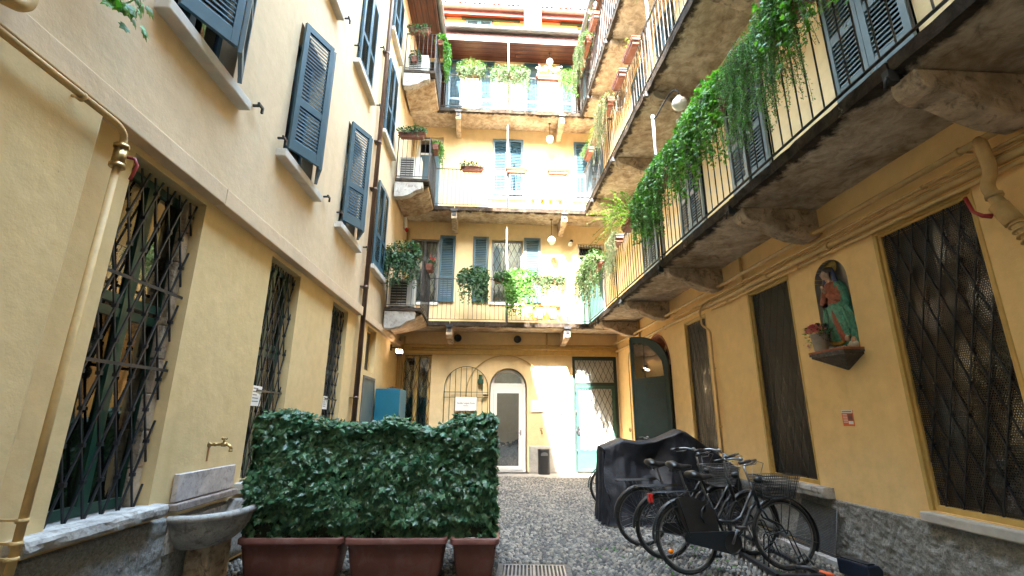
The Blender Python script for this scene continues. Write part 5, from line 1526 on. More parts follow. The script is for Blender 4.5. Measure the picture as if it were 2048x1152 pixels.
mb.add(vs, [(i*20+k, i*20+(k+1) % 20, (i+1)*20+(k+1) % 20, (i+1)*20+k) for i in range(4) for k in range(20)]+[tuple(range(80,100))], 0, True)
mb.build('body', M['black_plastic'], t)
mb = MB(); mb.prism([(.10*math.cos(R(a)), .555+.055*math.sin(R(a))) for a in range(0,181,12)]+[(-.10,.515),(.10,.515)], 'y', -.156, -.148); mb.build('slot', M['lead'], t)
# ------------------------------------------------------------------ by the left wing
t = thing('metal_cabinet', 'teal metal cabinet standing in the corner behind the hedge', 'cabinet', at(F_L, 12.05, .35, 0, R(-90)))
MB().box(-.29,.29,-.42,.42,0,2.19).build('body', M['teal'], t, bevel=.008)
mb = MB(); mb.box(-.27,.27,-.428,-.421,.04,2.15); mb.build('door', M['teal'], t, bevel=.003)
mb = MB(); mb.tube([(.18,-.43,1.0),(.18,-.45,1.0),(.18,-.45,1.14),(.18,-.43,1.14)], .007, 6); mb.build('handle', M['iron'], t)
t = thing('oddments_tray', 'dark tray with oddments lying on top of the teal cabinet', 'tray', at(F_L, 12.2, .35, 2.192))
mb = MB(); mb.box(-.16,.16,-.12,.12,0,.035); mb.box(-.12,-.02,-.06,.06,.035,.06); mb.tube([(.05,-.05,.05),(.12,.05,.08),(.18,.0,.04)], .012, 6); mb.build('tray', M['slate'], t)
def notice(label, s, z, off, w, h, rot=0):
    t = thing('paper_notice', label, 'notice', at(F_L, s, off, z, rot), 'paper notices in the left wing windows')
    MB().box(-w/2,w/2,-.002,0,-h/2,h/2).build('sheet', M['paper'], t)
    mb = MB()
    for k in range(5): mb.box(-w*.38,-w*.38+w*random.uniform(.35,.72),-.0035,-.0025,h*.34-k*h*.16,h*.34-k*h*.16+.012)
    mb.build('print', M['lead'], t)
notice('white notice tied to the second barred window', 6.08, 1.76, -.06, .33, .24, R(6))
notice('white notice tied to the third barred window', 8.56, 1.76, -.06, .30, .22, R(4))

# stone basin
t = thing('stone_basin', 'half round stone basin on a pillar against the left wing wall', 'basin', at(F_L, 5.14, .03, 0))
def half(prof, nn=28):
    mb = MB(); vs = []; k = nn+1
    for rx, ry, z in prof:
        for i in range(k):
            a = math.pi*i/nn; c, s_ = math.cos(a), math.sin(a)
            vs.append((rx*abs(c)**.85*math.copysign(1,c), -ry*abs(s_)**.85, z+.004*noise.noise(Vector((a*4, z*9, rx)))))
    fs = [(i*k+j, i*k+j+1, (i+1)*k+j+1, (i+1)*k+j) for i in range(len(prof)-1) for j in range(nn)]
    fs += [(i*k, (i+1)*k, (i+1)*k+nn, i*k+nn) for i in range(3)]
    mb.add(vs, fs, 0, True); return mb
half([(.12,.10,.345),(.30,.25,.35),(.37,.31,.38),(.43,.38,.45),(.475,.43,.53),(.49,.445,.595),(.50,.455,.60),(.525,.475,.612),(.532,.482,.635),(.525,.475,.658),(.505,.455,.668),(.475,.425,.664),(.455,.405,.64),(.43,.375,.58),(.36,.30,.50),(.2,.16,.46),(0,0,.455)]).build('bowl', M['stone'], t, fix=False)
mb = MB(); mb.box(-.20,.20,-.24,-.02,0,.40); mb.build('pillar', M['bracket'], t, bevel=.02)
MB().box(-.50,.50,-.02,.02,.36,.62).build('back', M['stone'], t)
mb = MB(); mb.box(-.50,.47,-.03,.02,.775,1.01); sb = mb.build('splashback', M['marble'], t, bevel=.008)
MB().box(-.52,.50,-.075,.02,.70,.765).build('ledge_stone', simple('stained ledge stone', (.26,.21,.19), .7, var=.35, scale=10, dirt=(.10,.07,.06)), t, bevel=.012)
t = thing('wall_tap', 'tarnished brass tap on the wall above the stone basin', 'tap', at(F_L, 5.13, 0, 1.24))
mb = MB(); ax2 = Matrix.Rotation(R(90),3,'X')
mb.lathe([(0,0),(.032,0),(.032,.012),(.016,.014),(.014,.05),(.018,.055),(.018,.07),(.013,.075),(.013,.12),(.022,.125),(.022,.165),(.014,.17)], n=14, ax=ax2)
mb.tube([(0,-.16,0),(0,-.19,-.004),(0,-.215,-.025),(0,-.222,-.05)], [.015,.015,.014,.016], 10); mb.tube([(0,-.222,-.05),(0,-.222,-.068)], .019, 10)
mb.build('body', M['brass'], t)
mb = MB(); mb.tube([(0,-.145,.015),(0,-.145,.05)], .011, 8); mb.tube([(-.035,-.145,.058),(.035,-.145,.058)], .010, 8); mb.ball((-.035,-.145,.058),.014,0,8); mb.ball((.035,-.145,.058),.014,0,8); mb.build('handle', M['brass'], t)
MB().box(-.012,.012,-.004,.0,-.16,-.03).build('rust_streak', simple('rust stain', (.33,.15,.05), .9), t)
# ------------------------------------------------------------------ the relief of a praying woman in its niche
NC = 9.175
mb = MB(); mb.box(8.905,9.445,.10,.13,2.305,3.395)
nb = mb.build('niche', M['niche'], RW)
mb = MB(); rr = .27
for sg in (-1, 1):
    poly = [(NC+sg*rr, 3.12)] + [(NC+sg*rr*math.cos(a), 3.12+rr*math.sin(a)) for a in [R(x) for x in range(6, 91, 6)]] + [(NC, 3.405), (NC+sg*.278, 3.405), (NC+sg*.278, 3.12)]
    mb.prism(poly, 'y', .002, .11)
mb.build('niche_arch', M['plaster'], RW)
mb = MB()
arc = [(NC-rr, 2.305)]+[(NC-rr*math.cos(R(a)), 3.12+rr*math.sin(R(a))) for a in range(0,181,10)]+[(NC+rr, 2.305)]
for (a, b), (c, d) in zip(arc[:-1], arc[1:]): mb.add([(a,.003,b),(c,.003,d),(c,.10,d),(a,.10,b)], [(0,1,2,3)])
mb.build('niche_lining', M['niche'], RW)
t = thing('stone_shelf', 'dark stone shelf with a brick top under the painted relief', 'shelf', at(F_R, 9.22, 0, 2.29))
w, d = .285, .245
def rect(g, z): return [(-w*g,0,z),(-w*g,-d*g,z),(w*g,-d*g,z),(w*g,0,z)]
mb = MB(); mb.add(rect(1,0)+rect(1,-.024), [(0,1,2,3),(7,6,5,4)]+[(i,4+i,4+(i+1) % 4,(i+1) % 4) for i in range(4)]); mb.build('top', M['brick_top'], t, bevel=.004)
mb = MB(); P = rect(.985,-.026)+rect(.985,-.05)+rect(.93,-.052)+rect(.93,-.075)+rect(.88,-.08)+rect(.03,-.225)
fs = [(i*4+j, i*4+4+j, i*4+4+(j+1) % 4, i*4+(j+1) % 4) for i in range(5) for j in range(4)]+[(3,2,1,0),tuple(range(20,24))]
mb.add(P, fs); mb.build('corbel', M['slate'], t)

t = thing('relief_statue', 'painted relief of a praying woman in green cloak and red dress in a wall niche', 'statue', at(F_R, NC+.015, -.025, 2.29))
t.scale = (1.0, .55, 1.0)
def loft(sections, n=28, fold=.0, nf=9, ph=0, cap=True, a0=0, a1=2*math.pi):
    """sections: (z, cx, cy, rx, ry)"""
    mb = MB(); vs = []; full = a1-a0 > 6.28; K = n if full else n+1
    for q, (z, cx_, cy_, rx, ry) in enumerate(sections):
        for k in range(K):
            a = a0+(a1-a0)*k/n
            g = 1+fold*math.sin(nf*a+z*9+ph)+fold*.6*noise.noise(Vector((a*2.5, z*7, ph)))
            vs.append((cx_+rx*g*math.cos(a), cy_+ry*g*math.sin(a), z+fold*.05*math.sin(a*3)))
    m = len(sections)
    fs = [(i*K+k, i*K+(k+1) % K, (i+1)*K+(k+1) % K, (i+1)*K+k) for i in range(m-1) for k in range(n)]
    if full and cap: fs += [tuple(reversed(range(K))), tuple((m-1)*K+k for k in range(K))]
    mb.add(vs, fs, 0, True); return mb
yb = .04
# the body: one continuous figure, hips to head, head bowed to the left
body = [(.02,.02,yb,.20,.10),(.10,.045,yb,.205,.11),(.25,.055,yb,.19,.12),(.40,.035,yb,.165,.12),(.50,.01,yb,.135,.11),(.58,-.005,yb-.005,.12,.105),(.68,-.02,yb-.01,.135,.105),(.76,-.03,yb-.01,.145,.095),(.82,-.045,yb-.015,.105,.08),(.85,-.06,yb-.02,.055,.055),(.875,-.075,yb-.035,.042,.045),(.895,-.085,yb-.05,.05,.055),(.915,-.092,yb-.06,.058,.066),(.945,-.095,yb-.06,.064,.074),(.975,-.09,yb-.055,.062,.074),(1.0,-.085,yb-.045,.045,.055),(1.012,-.085,yb-.045,.015,.02)]
bm_ = loft(body, 28, .012, 5)
o = bm_.build('body', M['relief_skin'], t)
mb = loft([(.50,.01,yb-.004,.142,.116),(.58,-.005,yb-.008,.128,.112),(.68,-.02,yb-.014,.142,.112),(.76,-.03,yb-.014,.150,.100),(.825,-.045,yb-.017,.108,.083)], 28, .02, 8); mb.build('dress_bodice', M['relief_red'], t)
# arms in red sleeves, hands pressed together before the chest
def arm(sh, el, wr, r):
    pts = []; sh, el, wr = map(Vector, (sh, el, wr))
    for k in range(5): pts.append(sh.lerp(el, k/4))
    for k in range(1, 5): pts.append(el.lerp(wr, k/4))
    return MB().tube(pts, [r*.95,r,r*1.02,r*1.05,r*1.08,r*1.0,r*.92,r*.85,r*.7], 12)
arm((-.13,yb-.06,.77),(-.165,yb-.11,.60),(-.085,yb-.155,.70),.048).build('sleeve', M['relief_red'], t)
arm((.08,yb-.06,.77),(.09,yb-.13,.60),(-.05,yb-.165,.68),.050).build('sleeve', M['relief_red'], t)
mb = MB()
for sg in (0, 1):
    base = Vector((-.078+sg*.026, yb-.165-sg*.012, .70))
    mb.ball(tuple(base+Vector((-.012,0,.022))), .024, 0, 10, (.55,.8,1.25))
    for k, ln in enumerate((.050,.060,.056,.044)):
        b0 = base+Vector((-.016,-.018+.012*k,.042)); mb.tube([b0, b0+Vector((-.010,-.002,ln*.5)), b0+Vector((-.026,.0,ln))], [.0075,.007,.005], 6)
    mb.tube([base+Vector((-.010,-.026,.012)), base+Vector((-.014,-.036,.034)), base+Vector((-.022,-.036,.054))], [.008,.0075,.006], 6)
mb.build('hands', M['relief_skin'], t)
# face: brow, nose, mouth, eyes looking down
mb = MB(); fc = Vector((-.118, yb-.118, .945))
mb.tube([fc+Vector((.0,-.006,.022)), fc+Vector((-.007,-.020,-.006)), fc+Vector((.0,-.008,-.016))], [.006,.010,.007], 8)
mb.ball(tuple(fc+Vector((.002,-.003,-.034))), .010, 0, 8, (1.3,.6,.45))
for dx in (-.020,.026): mb.ball(tuple(fc+Vector((dx,.004,.014))), .011, 0, 8, (1.2,.6,.6))
mb.ball((-.108, yb-.098, .893), .018, 0, 8, (1.1,.8,.7))
mb.build('face', M['relief_skin'], t)
mb = loft([(.955,-.05,yb-.03,.075,.085),(.985,-.055,yb-.035,.076,.088),(1.01,-.065,yb-.035,.066,.076),(1.03,-.07,yb-.03,.03,.04)], 20, .03, 10); mb.build('hair', M['relief_hair'], t)
# halo
mb = MB(); ring = [(.0,.0),(.05,.0),(.055,.006),(.085,.006),(.09,.012),(.118,.012),(.122,.004),(.118,-.006),(0,-.008)]
mb.lathe(ring, n=26, ax=Matrix.Rotation(R(12),3,'Y') @ Matrix.Rotation(R(72),3,'X'), c=(-.055,yb+.01,1.00)); mb.build('halo', M['relief_gold'], t)
mb = MB()
mb.tube([(-.005,yb-.02,1.0),(.025,yb-.045,.93),(.04,yb-.06,.86),(.06,yb-.05,.80)], [.02,.034,.036,.03], 10); mb.tube([(-.12,yb-.0,.95),(-.145,yb-.02,.87),(-.16,yb-.04,.78),(-.18,yb-.04,.66),(-.19,yb-.02,.5)], [.02,.028,.03,.03,.02], 10)
mb.build('veil', M['relief_blue'], t)
# cloak: over her shoulder, round the hips and down to the clouds, in deep folds
mb = loft([(.03,.05,yb-.02,.205,.125),(.12,.065,yb-.03,.215,.15),(.25,.075,yb-.035,.21,.165),(.38,.055,yb-.04,.20,.165),(.47,.02,yb-.045,.185,.155),(.53,-.01,yb-.035,.165,.13),(.56,-.015,yb-.02,.12,.10)], 44, .075, 11, .4); mb.build('cloak', M['relief_green'], t)
mb = loft([(.50,.11,yb-.015,.075,.10),(.60,.115,yb-.03,.075,.105),(.70,.10,yb-.035,.07,.10),(.78,.075,yb-.03,.06,.085),(.83,.045,yb-.02,.03,.05)], 22, .06, 7, 1.3); mb.build('cloak_shoulder', M['relief_green'], t)
mb = MB()
for k, (x0, z0, x1, z1) in enumerate(((-.15,.52,-.10,.30),(-.11,.53,-.12,.22),(.10,.50,.20,.16),(.05,.49,.17,.30),(.15,.48,.24,.24),(-.17,.46,-.13,.14))):
    mb.tube([(x0,yb-.15,z0),((x0+x1)/2+.02,yb-.20,(z0+z1)/2),(x1,yb-.17,z1)], [.012,.020,.010], 8)
mb.build('cloak_folds', M['relief_green'], t)
mb = loft([(.09,.12,yb-.135,.05,.06),(.20,.085,yb-.15,.058,.065),(.34,.04,yb-.155,.055,.065),(.46,.01,yb-.15,.035,.05),(.50,.005,yb-.14,.015,.02)], 18, .07, 6); mb.build('dress_skirt', M['relief_red'], t)
mb = MB(); pts = [(.02+.19*math.cos(R(a)), yb-.17, .19+.11*math.sin(R(a))) for a in range(195, 360, 15)]
mb.tube(pts, [.004,.012,.02,.024,.026,.026,.024,.02,.016,.012,.004][:len(pts)], 8); mb.build('crescent', M['relief_gold'], t)
for q in ((.15,yb-.17,.12),(.22,yb-.14,.09)): MB().ball(q, .036, 0, 12, (1,.9,1.1)).build('cherub_head', M['relief_skin'], t)
mb = MB()
for k in range(11): mb.ball((-.20+k*.042, yb-.08+random.uniform(-.05,.02), .035+random.uniform(-.01,.02)), random.uniform(.04,.055), 0, 10, (1,1,.8))
mb.build('cloud_base', M['cement'], t)

t = thing('potted_flowers', 'grey ribbed pot of pink flowers standing on the stone shelf', 'potted plant', at(F_R, 9.035, .145, 2.292))
mb = MB(); prof = [(.0,.002),(.066,.002),(.070,.01),(.092,.19),(.098,.20),(.098,.212),(.090,.212),(.086,.19),(0,.185)]
mb.lathe(prof, n=36)
for k in range(36):
    a = 2*math.pi*k/36; c, s_ = math.cos(a), math.sin(a); mb.bar((.070*c,.070*s_,.015),(.0915*c,.0915*s_,.185),.004,.004)
mb.build('pot', M['zinc'], t)
f = Fol()
for _ in range(110): 
    a = random.uniform(0,6.28); r = .12*math.sqrt(random.random())
    f.leaf((r*math.cos(a)-.02, r*math.sin(a)-.02, .21+random.uniform(-.02,.10)), (math.cos(a),math.sin(a),random.gauss(0,.4)), (random.gauss(0,.3),-.2,1), random.uniform(.025,.05))
for _ in range(30): f.leaf((-.12+random.gauss(0,.03), -.03+random.gauss(0,.03), .13+random.gauss(0,.05)), (random.gauss(-.5,.4),random.gauss(0,.5),random.gauss(-.4,.4)), (random.gauss(0,.4),-.6,.6), random.uniform(.02,.04))
f.build('foliage', 'vine', t, 'oval')
def rose(f, c, r):
    for lay in range(4):
        n = 5+lay; rad = r*(.25+.25*lay)
        for k in range(n):
            a = 6.283*k/n+lay*.5; d = Vector((math.cos(a), math.sin(a), .9-.3*lay))
            f.leaf(tuple(Vector(c)+Vector((math.cos(a),math.sin(a),0))*rad*.45+Vector((0,0,-.006*lay))), d, Vector((-math.cos(a),-math.sin(a),.6)), r*random.uniform(.75,1.0))
f = Fol()
for c, r in (((.03,-.085,.29),.055),((-.05,-.075,.29),.045),((-.09,-.04,.28),.048),((-.01,-.03,.31),.045),((-.10,.03,.30),.045),((.06,.01,.29),.04),((.065,-.07,.245),.03),((-.02,-.11,.245),.035),((-.15,-.05,.10),.018),((-.16,-.03,.08),.016)): rose(f, c, r)
f.build('blossoms', 'petal_pink', t, 'round', False)
f = Fol()
for c, r in (((.0,.0,.335),.03),((.10,.02,.30),.028),((.05,.05,.32),.03)): rose(f, c, r)
M['petal_blue'] = leaf_mat('grey blue petals', (.06,.08,.14), (.10,.13,.22), (.16,.19,.28), .6, .2)
f.build('blue_blossoms', 'petal_blue', t, 'round', False)
f = Fol(); f.bush((.10,.0,.22), (.06,.07,.09), 90, .035); f.build('dark_foliage', 'dark_leaf', t, 'oval')

t = thing('notice_plate', 'small orange and white printed notice on the wall below the stone shelf', 'notice', at(F_R, 9.08, 0, 1.45))
MB().box(-.085,.085,-.005,0,0,.175).build('plate', M['orange_ink'], t)
mb = MB(); mb.box(-.085,.085,-.0065,-.0055,.145,.175)
for k in range(6): mb.box(-.07,-.005,-.0065,-.0055,.125-k*.017,.131-k*.017)
mb.box(.005,.075,-.0065,-.0055,.022,.055); mb.build('white_print', M['paper'], t)
mb = MB()
for k in range(5): mb.box(.005,.075,-.0065,-.0055,.118-k*.014,.128-k*.014)
for k in range(9): mb.box(-.07+k*.016,-.061+k*.016,-.0078,-.0068,.153,.166)
mb.build('black_print', M['ink'], t)
t = thing('door_ring', 'small iron ring on the wall beside the green leaf', 'ring', at(F_R, 1.05, 0, 1.24))
mb = MB(); mb.tube([(0,.0,0),(0,-.05,0)], .010, 6); mb.tube([(-.05+.05*math.cos(R(a))-.0, -.05, .05*math.sin(R(a))) for a in range(0,360,24)], .010, 6, closed=True); mb.build('ring', M['iron'], t)

# ------------------------------------------------------------------ bicycles
def torus(mb, c, r, t, n=56, k=8, m=0, sq=1.0):
    vs = []
    for i in range(n):
        a = 2*math.pi*i/n
        for j in range(k):
            b = 2*math.pi*j/k
            rr_ = r+t*math.cos(b)
            vs.append((c[0]+rr_*math.cos(a), c[1]+t*sq*math.sin(b), c[2]+rr_*math.sin(a)))
    mb.add(vs, [(i*k+j, ((i+1) % n)*k+j, ((i+1) % n)*k+(j+1) % k, i*k+(j+1) % k) for i in range(n) for j in range(k)], m, True)
def wheel(parent, x, rot=0, yc=0):
    w = bpy.data.objects.new('wheel', None); COL.objects.link(w); w.parent = parent; w.location = (x, yc, .345); w.empty_display_size = .05
    w.rotation_euler = (0,0,rot)
    mb = MB(); torus(mb, (0,0,0), .326, .020); mb.build('tyre', M['tyre'], w)
    mb = MB(); torus(mb, (0,0,0), .303, .011, 56, 6, 0, 1.1); mb.build('rim', M['rim'], w)
    mb = MB(); mb.tube([(0,-.05,0),(0,.05,0)], .016, 10); mb.tube([(0,-.032,0),(0,-.026,0)], .03, 12); mb.tube([(0,.026,0),(0,.032,0)], .03, 12); mb.tube([(0,-.07,0),(0,.07,0)], .006, 6)
    mb.build('hub', M['steel'], w)
    mb = MB()
    for i in range(32):
        a = 2*math.pi*i/32; off = (1 if (i//2) % 2 else -1)*R(62); y = .029 if i % 2 else -.029
        mb.tube([(.028*math.cos(a+off), y, .028*math.sin(a+off)), (.298*math.cos(a), y*.1, .298*math.sin(a))], .0016, 3, caps=False)
    mb.build('spokes', M['steel'], w, fix=False)
    return w
def guard(parent, cx, a0, a1, mat, rad=.366, w=.052, yc=0, rot=0):
    mb = MB(); n = 26; vs = []
    for i in range(n+1):
        a = R(a0+(a1-a0)*i/n)
        for k in range(7):
            b = math.pi*(k/6); rr_ = rad+.016*math.sin(b)-.004
            vs.append((rr_*math.cos(a), w/2*math.cos(b), rr_*math.sin(a)))
    mb.add(vs, [(i*7+k, i*7+k+1, i*7+8+k, i*7+7+k) for i in range(n) for k in range(6)], 0, True)
    for a in (R(a0+14*(1 if a1 > a0 else -1)),):
        for y in (-.03,.03): mb.tube([(rad*math.cos(a), y*.8, rad*math.sin(a)), (0, y*1.7, 0)], .0035, 5, caps=False)
    o = mb.build('mudguard', M[mat], parent, fix=False); o.location = (cx, yc, .345); o.rotation_euler = (0,0,rot); return o
def bicycle(label, mat4, paint='bike', basket=None, skirt=False, rack=True, bars='swept', lean=0, steer=0, case=True, chrome=False, lamp=True, up=0.0, tail=False):
    t = thing('bicycle', label, 'bicycle', mat4 @ Matrix.Rotation(R(lean), 4, 'X'), 'bicycles by the meshed windows')
    WB = 1.10; P = M[paint]
    HB, HT = Vector((.872,0,.60)), Vector((.808,0,.86))
    BBk = Vector((.455,0,.285)); ST = Vector((.275,0,.74+up*.5)); RH = Vector((0,0,.345)); FH = Vector((WB,0,.345))
    mb = MB()
    mb.tube([HB, HT], .021, 12); mb.tube([BBk, ST], .0155, 10)
    mb.tube([HB.lerp(HT,.25), HB.lerp(HT,.25)+Vector((-.10,0,-.085)), Vector((.66,0,.42)), Vector((.56,0,.355)), BBk], .0185, 10)
    mb.tube([HB.lerp(HT,.72), HB.lerp(HT,.72)+Vector((-.07,0,-.10)), Vector((.64,0,.515)), Vector((.54,0,.47)), Vector((.44,0,.475)), BBk.lerp(ST,.45)], .0155, 10)
    for y in (-.052,.052):
        mb.tube([BBk+Vector((-.03,y*.6,0)), Vector((.25,y,.315)), RH+Vector((0,y*1.15,0))], .009, 8)
        mb.tube([ST+Vector((.004,y*.35,-.05)), RH+Vector((0,y*1.15,0))], .0075, 8)
    mb.tube([BBk+Vector((0,-.04,0)), BBk+Vector((0,.04,0))], .024, 12)
    mb.build('frame', P, t)
    st_ = R(steer)
    fk = bpy.data.objects.new('fork', None); COL.objects.link(fk); fk.parent = t; fk.location = (HB.x,0,0); fk.rotation_euler = (0,0,st_)
    o0 = Vector((HB.x,0,0))
    mb = MB()
    for y in (-.048,.048):
        mb.tube([HB-o0+Vector((.005,y,-.01)), HB-o0+Vector((.05,y,-.10)), FH-o0+Vector((-.045,y,.09)), FH-o0+Vector((-.008,y,.02)), FH-o0+Vector((0,y,0))], [.012,.0115,.010,.009,.009], 8)
    mb.tube([HB-o0+Vector((.004,-.05,-.008)), HB-o0+Vector((.004,.05,-.008))], .014, 8)
    mb.build('fork_blades', P, fk)
    wheel(t, 0, 0); wf = wheel(fk, FH.x-o0.x, 0)
    guard(t, 0, 182, 28, paint); guard(fk, FH.x-o0.x, -28, 128, paint)
    # seat
    sx = ST+Vector((-.055,0,.13+up*.5))
    mb = MB(); mb.tube([ST+Vector((.01,0,-.06)), sx+Vector((.0,0,.0))], .0125, 10); mb.tube([ST+Vector((0,-.02,-.01)), ST+Vector((0,.02,-.01))], .012, 8); mb.build('seat_post', M['steel'], t)
    prof = [(-.135,.095,.030),(-.12,.118,.045),(-.07,.120,.052),(-.01,.085,.045),(.05,.048,.036),(.11,.030,.028),(.145,.018,.020),(.152,.004,.012)]
    mb = MB(); vs = []; K = 14
    for i, (x, w, h_) in enumerate(prof):
        zc = .048+ (.018 if i < 3 else 0)-(.006 if 2 < i < 5 else 0)
        for k in range(K):
            a = 2*math.pi*k/K; c, s_ = math.cos(a), math.sin(a)
            vs.append((sx.x+x, w*c, sx.z+zc+h_*(s_ if s_ > 0 else s_*.75)))
    mb.add(vs, [(i*K+k, (i+1)*K+k, (i+1)*K+(k+1) % K, i*K+(k+1) % K) for i in range(len(prof)-1) for k in range(K)]+[tuple(range(K)), tuple(reversed([(len(prof)-1)*K+k for k in range(K)]))], 0, True)
    sd = mb.build('saddle', M['saddle'], t)
    mb = MB()
    for y in (-.045,.045):
        for x in (-.10,-.06): mb.tube([(sx.x+x+.008*math.cos(q*1.2), y+.010*math.sin(q*1.2), sx.z+.012+.028*q/20-.02) for q in range(0,21)], .003, 4)
    mb.tube([(sx.x-.12,-.05,sx.z-.0),(sx.x+.10,0,sx.z+.03)], .004, 5); mb.tube([(sx.x-.12,.05,sx.z-.0),(sx.x+.10,0,sx.z+.03)], .004, 5); mb.build('springs', M['iron'], sd)
    # handlebar
    hb = HT+Vector((-.045+.0,0,.165+up))-o0
    mb = MB(); mb.tube([HT-o0+Vector((.01,0,-.05)), hb], .0125, 10); mb.tube([hb, hb+Vector((.05,0,.012))], .014, 8)
    c = hb+Vector((.05,0,.012))
    for sg in (-1, 1):
        if bars == 'swept': pts = [c, c+Vector((.015,sg*.06,.012)), c+Vector((.01,sg*.16,.045)), c+Vector((-.04,sg*.25,.055)), c+Vector((-.13,sg*.285,.045)), c+Vector((-.24,sg*.29,.025))]
        else: pts = [c, c+Vector((0,sg*.12,.01)), c+Vector((-.03,sg*.22,.03)), c+Vector((-.12,sg*.27,.03))]
        mb.tube(pts, .011, 8)
    h = mb.build('handlebar', M['steel'], fk)
    for sg in (-1, 1):
        mb = MB()
        if bars == 'swept': mb.tube([c+Vector((-.12,sg*.284,.046)), c+Vector((-.245,sg*.29,.024))], .0165, 10)
        else: mb.tube([c+Vector((-.05,sg*.24,.031)), c+Vector((-.15,sg*.275,.03))], .0165, 10)
        mb.build('grip', M['saddle'], h)
    mb = MB()
    for sg in (-1, 1): mb.tube([c+Vector((-.03,sg*.245,.03)), c+Vector((-.06,sg*.27,.015)), c+Vector((-.16,sg*.285,.005))], .0055, 6)
    mb.tube([c+Vector((.0,-.2,.04)), c+Vector((.09,-.16,.02)), c+Vector((.11,-.05,-.08)), HB-o0+Vector((.04,-.03,.06))], .003, 5); mb.tube([c+Vector((.0,.2,.04)), c+Vector((.10,.10,.0)), c+Vector((.05,.03,-.15)), HB-o0+Vector((-.1,.03,-.05))], .003, 5)
    mb.build('brake_levers', M['steel'], h)
    MB().ball(tuple(c+Vector((-.01,.11,.055))), .027, 0, 12, (1,1,.75)).build('bell', M['steel'], h)
    if lamp:
        mb = MB(); mb.lathe([(0,-.05),(.02,-.045),(.038,-.01),(.042,.02),(.040,.026)], tuple(HT-o0+Vector((.10,0,.02))), 14, ax=Matrix.Rotation(R(90),3,'Y')); mb.tube([HT-o0+Vector((.02,0,-.04)), HT-o0+Vector((.08,0,.0))], .007, 6); lp = mb.build('headlight', M['black_plastic'], fk)
        MB().lathe([(0,.027),(.038,.026)], tuple(HT-o0+Vector((.10,0,.02))), 14, ax=Matrix.Rotation(R(90),3,'Y')).build('lens', M['glass_refl'], lp)
    # drive
    if case:
        mb = MB(); pts = []
        for a in range(-80, 86, 12): pts.append((BBk.x+.115*math.cos(R(a)), BBk.z+.115*math.sin(R(a))))
        for a in range(100, 261, 16): pts.append((-.005+.052*math.cos(R(a)), .345+.052*math.sin(R(a))))
        outl = pts
        inn = [(.16+.0, .305), (.16, .375)]
        mb.prism(outl, 'y', -.072, -.050)
        cs = mb.build('chain_case', P, t, bevel=.006)
        mb = MB(); mb.lathe([(0,0),(.085,0),(.095,.004),(.095,.008)], (BBk.x,-.080,BBk.z), 24, ax=Matrix.Rotation(R(90),3,'X')); mb.build('disc', M['bike_black'], cs)
    else:
        mb = MB(); torus(mb, (BBk.x,-.045,BBk.z), .085, .004, 32, 5)
        for a in range(0, 360, 72): mb.bar((BBk.x,-.045,BBk.z),(BBk.x+.083*math.cos(R(a)),-.045,BBk.z+.083*math.sin(R(a))),.014,.004,(0,1,0))
        for z0, z1 in ((.368,.372),(.203,.32)): mb.tube([(BBk.x,-.045,z0),(0,-.045,z1)], .004, 4)
        mb.build('chainring', M['iron'], t)
    mb = MB(); ca = R(65); v = Vector((math.cos(ca),0,math.sin(ca)))*.168
    mb.tube([BBk+Vector((0,-.088,0)), BBk+v+Vector((0,-.10,0))], [.013,.009], 8); mb.tube([BBk+Vector((0,.075,0)), BBk-v+Vector((0,.085,0))], [.013,.009], 8)
    mb.tube([BBk+Vector((0,-.09,0)), BBk+Vector((0,.08,0))], .012, 8)
    cr = mb.build('crank', M['steel'], t)
    for q in (BBk+v+Vector((0,-.15,0)), BBk-v+Vector((0,.135,0))):
        MB().box(q.x-.045,q.x+.045,q.y-.04,q.y+.04,q.z-.012,q.z+.012).build('pedal', M['black_plastic'], cr, bevel=.004)
    if rack:
        mb = MB(); zr = .775
        for y in (-.06,-.022,.022,.06): mb.tube([(.20,y*.7,zr+.015),(.10,y,zr),(-.30,y,zr),(-.335,y*.6,zr-.012)], .0048, 6)
        for x in (.12,-.02,-.16,-.30): mb.tube([(x,-.06,zr-.004),(x,.06,zr-.004)], .004, 5)
        for y in (-.07,.07): mb.tube([(-.22,y,zr),(-.03,y*1.02,.40),(0,y,.345)], .0048, 6); mb.tube([(-.10,y,zr),(0,y,.38)], .0045, 6)
        mb.tube([(.20,0,zr+.012),(ST.x-.01,0,zr-.03)], .006, 6)
        mb.build('rear_rack', P, t)
        if tail: mb = MB(); mb.box(-.385,-.345,-.032,.032,.675,.765); mb.build('rear_light', M['plastic_red'], t, bevel=.008)
    if skirt:
        for y in (-.060, .056):
            pts = [(.385*math.cos(R(a)), .345+.385*math.sin(R(a))) for a in range(36, 112, 6)]
            outl = pts+[(-.04,.40),(.06,.37),(.34,.37)]
            mb = MB(); mb.prism(outl, 'y', y-.002, y+.002); mb.build('skirt_guard', M['bike_black'], t)
        mb = MB(); mb.lathe([(0,0),(.022,0),(.022,.008),(0,.008)], (-.20,-.012,.22), 14, ax=Matrix(((1.3,0,0),(0,0,-1),(0,1,0)))); mb.build('reflector', M['amber'], t)
        mb = MB(); mb.box(.20,.24,-.075,-.05,.58,.65); mb.tube([(.20,-.07,.64),(.16,-.075,.60),(.14,-.075,.54),(.17,-.075,.48)], .010, 6); mb.build('ring_lock', M['iron'], t)
